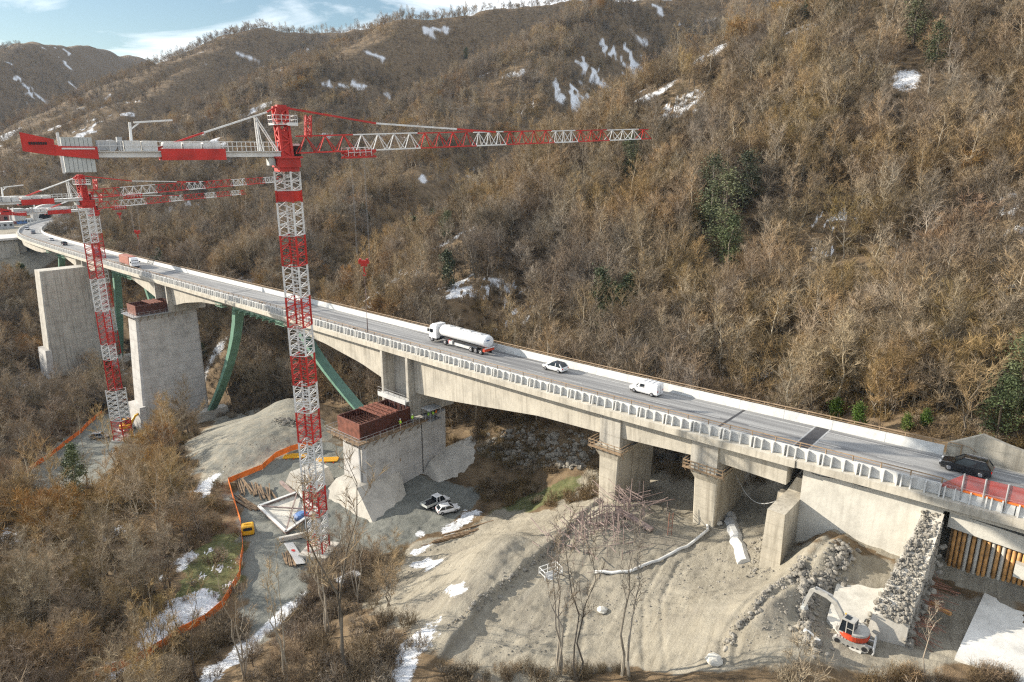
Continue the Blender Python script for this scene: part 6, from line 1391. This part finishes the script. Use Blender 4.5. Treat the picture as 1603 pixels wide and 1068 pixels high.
# prototypes of the individual trees: trunk + crown meshes shared by copies
def proto(name, tm, cm, mt, mc):
    t = tm.build('trunk', mt) if tm else None; c = cm.build('crown', mc)
    for o in (t, c):
        if o: col.objects.unlink(o)
    return t, c
P_NEAR = [proto('a', *gen_tree(1, 9.8, 4.3, .15, 15, 7, 9, .032, .22, .42), M['bark'], M['twig']), proto('b', *gen_tree(2, 12.5, 3.8, .17, 16, 7, 9, .034, .22), M['bark'], M['twig_grey']),
          proto('c', *gen_tree(3, 8.2, 3.6, .11, 15, 7, 9, .032, .12, .48, 3), M['bark'], M['twig']), proto('d', *gen_tree(4, 9.5, 3.6, .12, 16, 7, 9, .034, .15, .7, 4), M['bark'], M['brush']),
          proto('e', *gen_tree(5, 13.5, 3.3, .16, 17, 7, 8, .034, .3, .75), M['bark_pale'], M['twig_grey'])]
P_NEAR += [proto('f', *gen_tree(6, 7, 3.9, .14, 15, 7, 9, .034, .1, .38), M['bark'], M['twig_grey']), proto('g', *gen_tree(7, 5.5, 2.6, .07, 14, 6, 9, .03, .06, .55, 5), M['bark_pale'], M['twig'])]
P_TALL = [proto('t1', *gen_tree(11, 23, 5.0, .24, 15, 6, 6, .04, .38, .85, 2, (.5,1.3), .06, 6), M['bark'], M['twig']), proto('t2', *gen_tree(12, 20, 4.4, .26, 14, 6, 6, .042, .35, 1.0, 3, (.5,1.3), .05, 6), M['bark_pale'], M['twig']),
          proto('t3', *gen_tree(13, 18, 3.2, .17, 10, 5, 4, .036, .45, 1.05, 1, (.4,1.1), .03, 6), M['bark_pale'], M['twig_grey'])]
P_EVER = [proto('e1', *gen_leafy(21, 11, 2.5, 3600, .14), M['bark'], M['ever']), proto('e2', *gen_leafy(22, 8, 2.2, 3000, .14), M['bark'], M['ever']), proto('e3', *gen_leafy(23, 3.0, 1.7, 2400, .13), M['bark'], M['bushgreen'])]
def plant(pr, name, label, cat, x, y, sc, rz, group, z=None):
    root = thing(name, label, cat, (x, y, hpt(x, y) if z is None else z), rz, group); root.scale = (sc*random.uniform(.9,1.15), sc*random.uniform(.9,1.15), sc)
    for src, nm in zip(pr, ('trunk','crown')):
        if src is None: continue
        o = bpy.data.objects.new(nm, src.data); col.objects.link(o); o.parent = root
    return root
# where trees may grow
def allowed(x, y):
    s, n = sn(x, y); cn = center_n(np.clip(s,-60,548)); ok = ~((np.abs(n-cn) < 9.5) & (s > -60) & (s < 560)); ok &= ~((s > 395) & (s < 600) & (n > 40) & (n < 200) & (n < cn+9))
    for P in (POLY_GRAVEL, POLY_YARD, POLY_YARD2, POLY_HEAP, POLY_UNDER): ok &= polymask(x, y, P, .8) < .25
    ok &= ~((s < 24) & (n > 58) & (n < 92)); ok &= ~((s > 58) & (s < 100) & (n > 55) & (n < 97))
    for c in (C1, C2, C3): ok &= np.hypot(x-c[0], y-c[1]) > 5
    ok &= ~((np.hypot(x, y) < 34) & (np.abs(np.arctan2(x, y)) < R(48)))
    return ok
def allowed_brush(x, y):
    s, n = sn(x, y); under = ((s > 26) & (s < 330) & (n > 87.5) & (n < 112)) | ((s > 51) & (s < 80) & (n > 78) & (n < 112))
    return allowed(x, y) | under
snow_thin = lambda zn: zn[:,2] > .55
def scatter(n, r0, r1, a0, a1):
    a = np.radians(rng.uniform(a0, a1, n)); r = np.sqrt(rng.uniform(r0*r0, r1*r1, n)); return np.sin(a)*r, np.cos(a)*r
def density(x, y): return np.clip(.72+1.5*fbm(x/20, y/20, 3, 91), .22, 1)
X, Y = [], []
for n, r0, r1, a0, a1 in ((16000, 34, 190, -52, 52), (500, 20, 190, -100, -52), (25000, 190, 400, -46, 46), (42000, 400, 800, -44, 42), (42000, 800, 1750, -43, 20)):
    x, y = scatter(n, r0, r1, a0, a1); k = allowed(x, y) & (rng.random(n) < density(x, y)); x, y = x[k], y[k]
    zn = zones(x, y); k = (zn[:,2] < .15) & (zn[:,3] < .5)
    d = np.hypot(x, y)
    for t in (5.0, 10.0, 15.0): k &= (zones(x+x/d*t, y+y/d*t)[:,2] < .3) | (d > 420) | (d < 95)
    if r0 == 20: k = k | True
    X.append(x[k]); Y.append(y[k])
X = np.concatenate(X); Y = np.concatenate(Y); Z = height(X, Y); RR = np.hypot(X, Y); S_, N_ = sn(X, Y)
_EV = [ground(*q) for q in ((1110,365),(1130,410),(1165,330),(1140,430),(985,285),(1430,75),(1462,110),(1590,660),(1560,690),(1310,655),(1345,665),(1420,675),(1450,668))]
# keep the view of the site open: nothing tall between the camera and the yard, road or piers
def screen(x, y, z): d = y*CP - z*SP; u = y*SP + z*CP; return PW/2+F*x/d, PH/2-F*u/d
SX, SY = screen(X, Y, Z); SXT, SYT = screen(X, Y, Z+9.0)
site = (N_ < center_n(np.clip(S_,-60,548))) & (RR < 260)
inview = (SX > -60) & (SX < PW+60) & (SY > 0) & (SYT < PH+10)
for P, kp in ((POLY_YARD2, .12), (POLY_HEAP, .25), (POLY_YARD, .45), (SNP([(284,62),(312,62),(312,94),(284,94)]), .1), (SNP([(207,64),(222,64),(222,90),(207,90)]), .1)):
    hid = np.zeros(len(X), bool)
    for t in (6, 12, 18, 25): hid |= polymask(X+X/RR*t, Y+Y/RR*t, P, .8) > .5
    keep0 = ~hid | (rng.random(len(X)) < kp); X, Y, Z, RR, S_, N_ = (q[keep0] for q in (X, Y, Z, RR, S_, N_))
SX, SY = screen(X, Y, Z); SXT, SYT = screen(X, Y, Z+9.0)
site = (N_ < center_n(np.clip(S_,-60,548))) & (RR < 260)
inview = (SX > -60) & (SX < PW+60) & (SY > 0) & (SYT < PH+10)
near_site = (N_ < center_n(np.clip(S_,-60,548))) & (RR < 190)
left_wood = site & (S_ > 62) & (N_ < 62)
right_fg = site & ~left_wood & (S_ < 62)
keep = np.ones(len(X), bool); keep[near_site & (rng.random(len(X)) < .70)] = False; keep[right_fg & (rng.random(len(X)) < .93)] = False
keep[(S_ > 40) & (S_ < 70) & (N_ > 20) & (N_ < 50) & site & (rng.random(len(X)) < .6)] = False
# trees whose crowns would stand in front of the yards stay low
blk = gpoly([(380,800),(520,690),(640,740),(750,770),(560,900),(470,985),(400,1000)])
keep &= ~(polymask(X-X*0, Y, POLY_YARD, 6) > .3)
for p in _EV:
    d = math.hypot(p.x, p.y); u = (X*p.x+Y*p.y)/d-d; v = (-X*p.y+Y*p.x)/d; keep &= ~((np.abs(v) < 3.4) & (u < 3) & (u > -13))
near = keep & inview & (RR < 230)
order = np.argsort(np.where(near, RR, 1e9)); NI = 272
indiv = order[:NI][near[order[:NI]]]
isind = np.zeros(len(X), bool); isind[indiv] = True
random.seed(6)
for i in indiv:
    if N_[i] > center_n(S_[i]): zone = 1
    elif S_[i] > 62: zone = 0
    else: zone = 2
    lab = ('bare brown tree in the tangled wood on the low ground left of the nearest crane', 'bare brown tree on the steep slope just beyond the far barrier', 'bare tree on the bank between the camera and the gravel')[zone]
    grp = ('trees in the wood at the lower left', 'trees on the slope behind the road', 'trees on the near bank')[zone]
    pr = P_NEAR[(0,1,2,3,5,6,4,5)[random.randrange(8)]]
    sc = random.uniform(.5,.95) if zone != 1 else random.uniform(.7,1.1)
    plant(pr, 'bare_tree', lab, 'tree', X[i], Y[i], sc, random.uniform(0,6.28), grp, Z[i])
# ---- the far woods: one object per mass, meshes instanced on its points
def merged(name, tm, cm, mt, mc):
    mb = MB(); mb.add(tm.v, tm.f); k = len(tm.f); mb.add(cm.v, cm.f); o = mb.build(name, [mt, mc]); o.data.polygons.foreach_set('material_index', [0]*k+[1]*(len(mb.f)-k)); col.objects.unlink(o); return o
far_specs = [(31,8.8,4.4,.15,13,6,8,.042,.22,.42,1,'bark','twig'),(32,12.0,4.0,.19,14,5,8,.042,.30,.6,1,'bark_pale','twig_grey'),(33,6.2,3.4,.11,12,5,8,.042,.10,.45,4,'bark','twig'),(34,9.8,5.0,.17,14,6,8,.042,.22,.35,1,'bark','brush'),(35,14.0,3.8,.19,14,5,7,.042,.36,.65,1,'bark_pale','twig'),(36,8.6,4.0,.14,13,5,8,.06,.2,.4,1,'bark','russet'),
 (37,5.0,2.8,.08,10,5,8,.042,.08,.5,3,'bark','brush'),(38,10.8,4.6,.17,14,5,8,.042,.25,.45,2,'bark','twig_grey'),(39,7.6,4.5,.15,13,6,8,.042,.22,.25,1,'bark','twig')]
fc = bpy.data.collections.new('forest_kinds')
for i, (sd_, h, sp_, rt, nl, nb, nt, tw, fi, up_, mu, mt, mc) in enumerate(far_specs):
    tm, cm = gen_tree(sd_, h, sp_, rt, nl, nb, nt, tw, fi, up_, mu, (.7,1.7), .1, 4); fc.objects.link(merged('k%d_tree' % i, tm, cm, M[mt], M[mc]))
for i, (sd_, h, r) in enumerate(((51,12,2.6),(52,9,2.4))):
    tm, cm = gen_leafy(sd_, h, r, 2600, .24); fc.objects.link(merged('k%d_ever' % (9+i), tm, cm, M['bark'], M['ever']))
bc = bpy.data.collections.new('brush_kinds')
for i in range(3): 
    o = gen_bush(61+i, 2.2, 1.7, 34, 9, .045).build('b%d' % i, M['brush'] if i < 2 else M['twig_grey']); col.objects.unlink(o); bc.objects.link(o)
def instancer(name, label, x, y, z, scale, idx, coll, n_kinds):
    me = bpy.data.meshes.new(name); me.vertices.add(len(x)); me.vertices.foreach_set('co', np.stack([x,y,z],1).ravel().astype(np.float32))
    a = me.attributes.new('idx','INT','POINT'); a.data.foreach_set('value', idx.astype(np.int32))
    rot = np.stack([rng.normal(0,.06,len(x)), rng.normal(0,.06,len(x)), rng.uniform(0,6.28,len(x))],1); a = me.attributes.new('rotv','FLOAT_VECTOR','POINT'); a.data.foreach_set('vector', rot.ravel().astype(np.float32))
    sc = np.stack([scale*rng.uniform(.85,1.2,len(x)), scale*rng.uniform(.85,1.2,len(x)), scale*rng.uniform(.85,1.1,len(x))],1); a = me.attributes.new('sclv','FLOAT_VECTOR','POINT'); a.data.foreach_set('vector', sc.ravel().astype(np.float32))
    o = bpy.data.objects.new(name, me); col.objects.link(o); tag(o, label, 'woodland', None, 'stuff')
    ng = bpy.data.node_groups.new(name, 'GeometryNodeTree'); ng.interface.new_socket('Geometry', in_out='INPUT', socket_type='NodeSocketGeometry'); ng.interface.new_socket('Geometry', in_out='OUTPUT', socket_type='NodeSocketGeometry')
    nd, lk = ng.nodes, ng.links; gi = nd.new('NodeGroupInput'); go = nd.new('NodeGroupOutput'); ip = nd.new('GeometryNodeInstanceOnPoints'); ci = nd.new('GeometryNodeCollectionInfo')
    ci.inputs['Collection'].default_value = coll; ci.inputs['Separate Children'].default_value = True; ci.inputs['Reset Children'].default_value = True
    def at(nm, ty): q = nd.new('GeometryNodeInputNamedAttribute'); q.data_type = ty; q.inputs['Name'].default_value = nm; return q.outputs['Attribute']
    er = nd.new('FunctionNodeEulerToRotation'); lk.new(at('rotv','FLOAT_VECTOR'), er.inputs[0]); lk.new(er.outputs[0], ip.inputs['Rotation'])
    lk.new(at('sclv','FLOAT_VECTOR'), ip.inputs['Scale']); lk.new(at('idx','INT'), ip.inputs['Instance Index']); ip.inputs['Pick Instance'].default_value = True
    lk.new(gi.outputs[0], ip.inputs['Points']); lk.new(ci.outputs[0], ip.inputs['Instance']); lk.new(ip.outputs[0], go.inputs[0])
    m = o.modifiers.new('grow', 'NODES'); m.node_group = ng; return o
k = keep & ~isind; x, y, z, r = X[k], Y[k], Z[k], RR[k]
kn = fbm(x/40, y/40, 3, 55); idx = rng.choice([0,1,2,3,4,6,7,8], len(x)); idx = np.where((kn > .30) & (rng.random(len(x)) < .4), 5, idx); ev = fbm(x/18, y/18, 3, 66); idx = np.where((ev > .52) & (r > 90) & (r < 420), rng.integers(9, 11, len(x)), idx)
gx = (height(x+5, y)-height(x-5, y))/10; gy = (height(x, y+5)-height(x, y-5))/10; nl = (-gx*sdir.x-gy*sdir.y+sdir.z)/np.sqrt(1+gx*gx+gy*gy)
scl = rng.uniform(.5, 1.12, len(x))*np.clip(.62+nl*2.2, .62, 1)*np.where(r > 400, 1.15, 1)*np.where(r > 800, .95, 1)
instancer('woodland', 'dense leafless brown woodland covering all the hillsides behind the viaduct', x, y, z-.2, scl, idx, fc, 8)
# undergrowth
BX, BY = [], []
for n, r0, r1, a0, a1 in ((10000, 34, 150, -50, 48), (18000, 150, 320, -44, 46)):
    x, y = scatter(n, r0, r1, a0, a1); k2 = allowed_brush(x, y) & (rng.random(n) < np.clip(.6+1.2*fbm(x/9, y/9, 3, 12), 0, 1)); x, y = x[k2], y[k2]; zn = zones(x, y); k2 = (rng.random(len(x)) > zn[:,2]*1.1) & (rng.random(len(x)) > zn[:,3]*.9); BX.append(x[k2]); BY.append(y[k2])
x = np.concatenate(BX); y = np.concatenate(BY); z = height(x, y)
o = instancer('undergrowth', 'brown brushwood and brambles between the bare trees', x, y, z, rng.uniform(.35,.95,len(x)), rng.integers(0,3,len(x)), bc, 3); o['category'] = 'undergrowth'
# ---- single plants that stand out
for (px, py, pr, sc, lb) in ((545,1052,0,1.05,'tall slender bare tree rising in front of the nearest crane foot'),(515,1000,1,.85,'second tall bare tree left of the one before the crane foot'),(560,945,1,.6,'bare multi stemmed tree right behind the tall one at the crane foot'),(505,910,2,.62,'thin bare sapling just in front of the crane base'),(535,900,2,.55,'bare sapling between the crane base and the footing'),(905,1066,0,.78,'tall leafless tree with forked trunk standing before the gravel'),(878,1060,1,.8,'pale many stemmed bare tree left of the forked one before the gravel'),
    (974,1058,2,.95,'slim straight bare sapling with pale bark right of the forked tree'),(985,1064,2,.85,'second slim pale sapling beside the straight one'),(450,1066,1,.75,'pale bare tree growing through the lower snow strip'),(385,1064,1,.7,'pale leaning bare tree by the snow near the bottom edge'),(240,1064,1,.62,'pale bare tree at the lower left in front of the net fence'),
    (310,1066,0,.6,'forked bare tree between the snow strip and the net fence'),(275,720,2,.7,'bare tree standing alone by the foot of the tall pier with formwork'),(130,700,2,.65,'thin bare tree beside the far track'),(1440,1066,2,.45,'thin bare sapling at the bottom right by the slab')):
    p = ground(px, py)
    if p is not None: plant(P_TALL[pr], 'tall_tree', lb, 'tree', p.x, p.y, sc, random.uniform(0,6.28), None)
for (px, py, pr, sc, lb) in ((1110,365,0,1.7,'ivy clad evergreen tree, upper left of the green pair on the slope'),(1130,410,0,1.9,'tall dark ivy clad tree in the middle of the slope'),(1165,330,1,1.7,'dark evergreen tree right of the ivy clad trees'),(1140,430,1,1.6,'lowest dark evergreen of the ivy clad clump'),(985,285,1,1.6,'dark evergreen alone on the spur edge below the tip of the crane jib'),(1430,75,1,1.9,'dark evergreen near the top right of the hillside'),(1462,110,1,1.5,'smaller dark evergreen just below the top right one'),(730,95,1,1.8,'dark evergreen on the far middle spur'),(1590,660,0,1.1,'tall dark evergreen at the right edge above the retaining wall'),(1560,690,1,1.0,'dark evergreen right behind the retaining wall'),
    (1310,655,2,.9,'bright green bush behind the far handrail, left of two'),(1345,665,2,.9,'bright green bush behind the far handrail, right of two'),(1420,675,2,.7,'low green bush left of the retaining wall'),(1450,668,2,.7,'low green bush nearest the retaining wall'),(700,380,1,1.3,'dark evergreen beside the snowy gully')):
    p = ground(px, py)
    if p is not None: plant(P_EVER[pr], 'evergreen_tree' if pr < 2 else 'green_bush', lb, 'evergreen tree' if pr < 2 else 'bush', p.x, p.y, sc, random.uniform(0,6.28), None)
for i in range(14):                                            # a thin thicket before the crane foot
    p = ground(random.uniform(488,632), random.uniform(872,965))
    plant(P_NEAR[(2,6,0,6,2)[i % 5]], 'bare_tree', 'thin bare tree in the small thicket right in front of the nearest crane foot', 'tree', p.x, p.y, random.uniform(.55,.85), random.uniform(0,6.28), 'thicket before the crane foot')
# bushes on the bank in front of the gravel and yard
P_BUSH = [proto('b', None, gen_bush(71+i, 2.6, 1.9, 60, 12, .03), None, M['brush'] if i != 1 else M['twig']) for i in range(3)]
for i in range(230):
    px, py = random.choice(((random.uniform(570,735),random.uniform(880,990)),(random.uniform(480,640),random.uniform(930,1066)),(random.uniform(475,640),random.uniform(872,960)),(random.uniform(690,1000),random.uniform(1045,1067)),(random.uniform(300,480),random.uniform(960,1066)),(random.uniform(1380,1602),random.uniform(1062,1067))))
    if i % 3 == 0: px, py = random.uniform(575,735), random.uniform(885,985)
    p = ground(px, py)
    if p is None: continue
    zn = zones(np.array([p.x]), np.array([p.y]))[0]
    if zn[2] > .5 or zn[1] > .6 or (zn[0] > .6 and py < 1035): continue
    pr = P_BUSH[i % 3]; o = bpy.data.objects.new('bare_shrub', pr[1].data); col.objects.link(o); o.location = p; o.rotation_euler = (0,0,random.uniform(0,6.28)); s_ = random.uniform(.5,1.05)*(.55 if py > 1040 and px > 690 else 1); o.scale = (s_,s_,s_*random.uniform(.8,1.3))
    lb, gp = (('leafless brown shrub on the bank right of the snow strip','shrubs on the bank') if px < 740 and px > 480 else ('leafless shrub along the bottom edge before the gravel','shrubs at the bottom edge') if px >= 690 else ('leafless brown shrub below the yard by the net fence','shrubs below the yard'))
    tag(o, lb, 'shrub', gp)
# ------------------------------------------------------------------ winter haze
hz = MB(); hz.box((0, 0, 78), (7600, 7600, 404)); haze = hz.build('haze', []); haze['kind'] = 'stuff'; haze['label'] = 'thin winter haze filling the valley'
hm = bpy.data.materials.new('haze'); hm.use_nodes = True; hn = hm.node_tree.nodes; hl = hm.node_tree.links
for n in list(hn): hn.remove(n)
ho = hn.new('ShaderNodeOutputMaterial'); hv = hn.new('ShaderNodeVolumePrincipled'); hv.inputs['Color'].default_value = (0.45, 0.68, 1.0, 1); hv.inputs['Density'].default_value = 0.00004; hv.inputs['Anisotropy'].default_value = 0.0
hl.new(hv.outputs[0], ho.inputs['Volume']); haze.data.materials.append(hm)
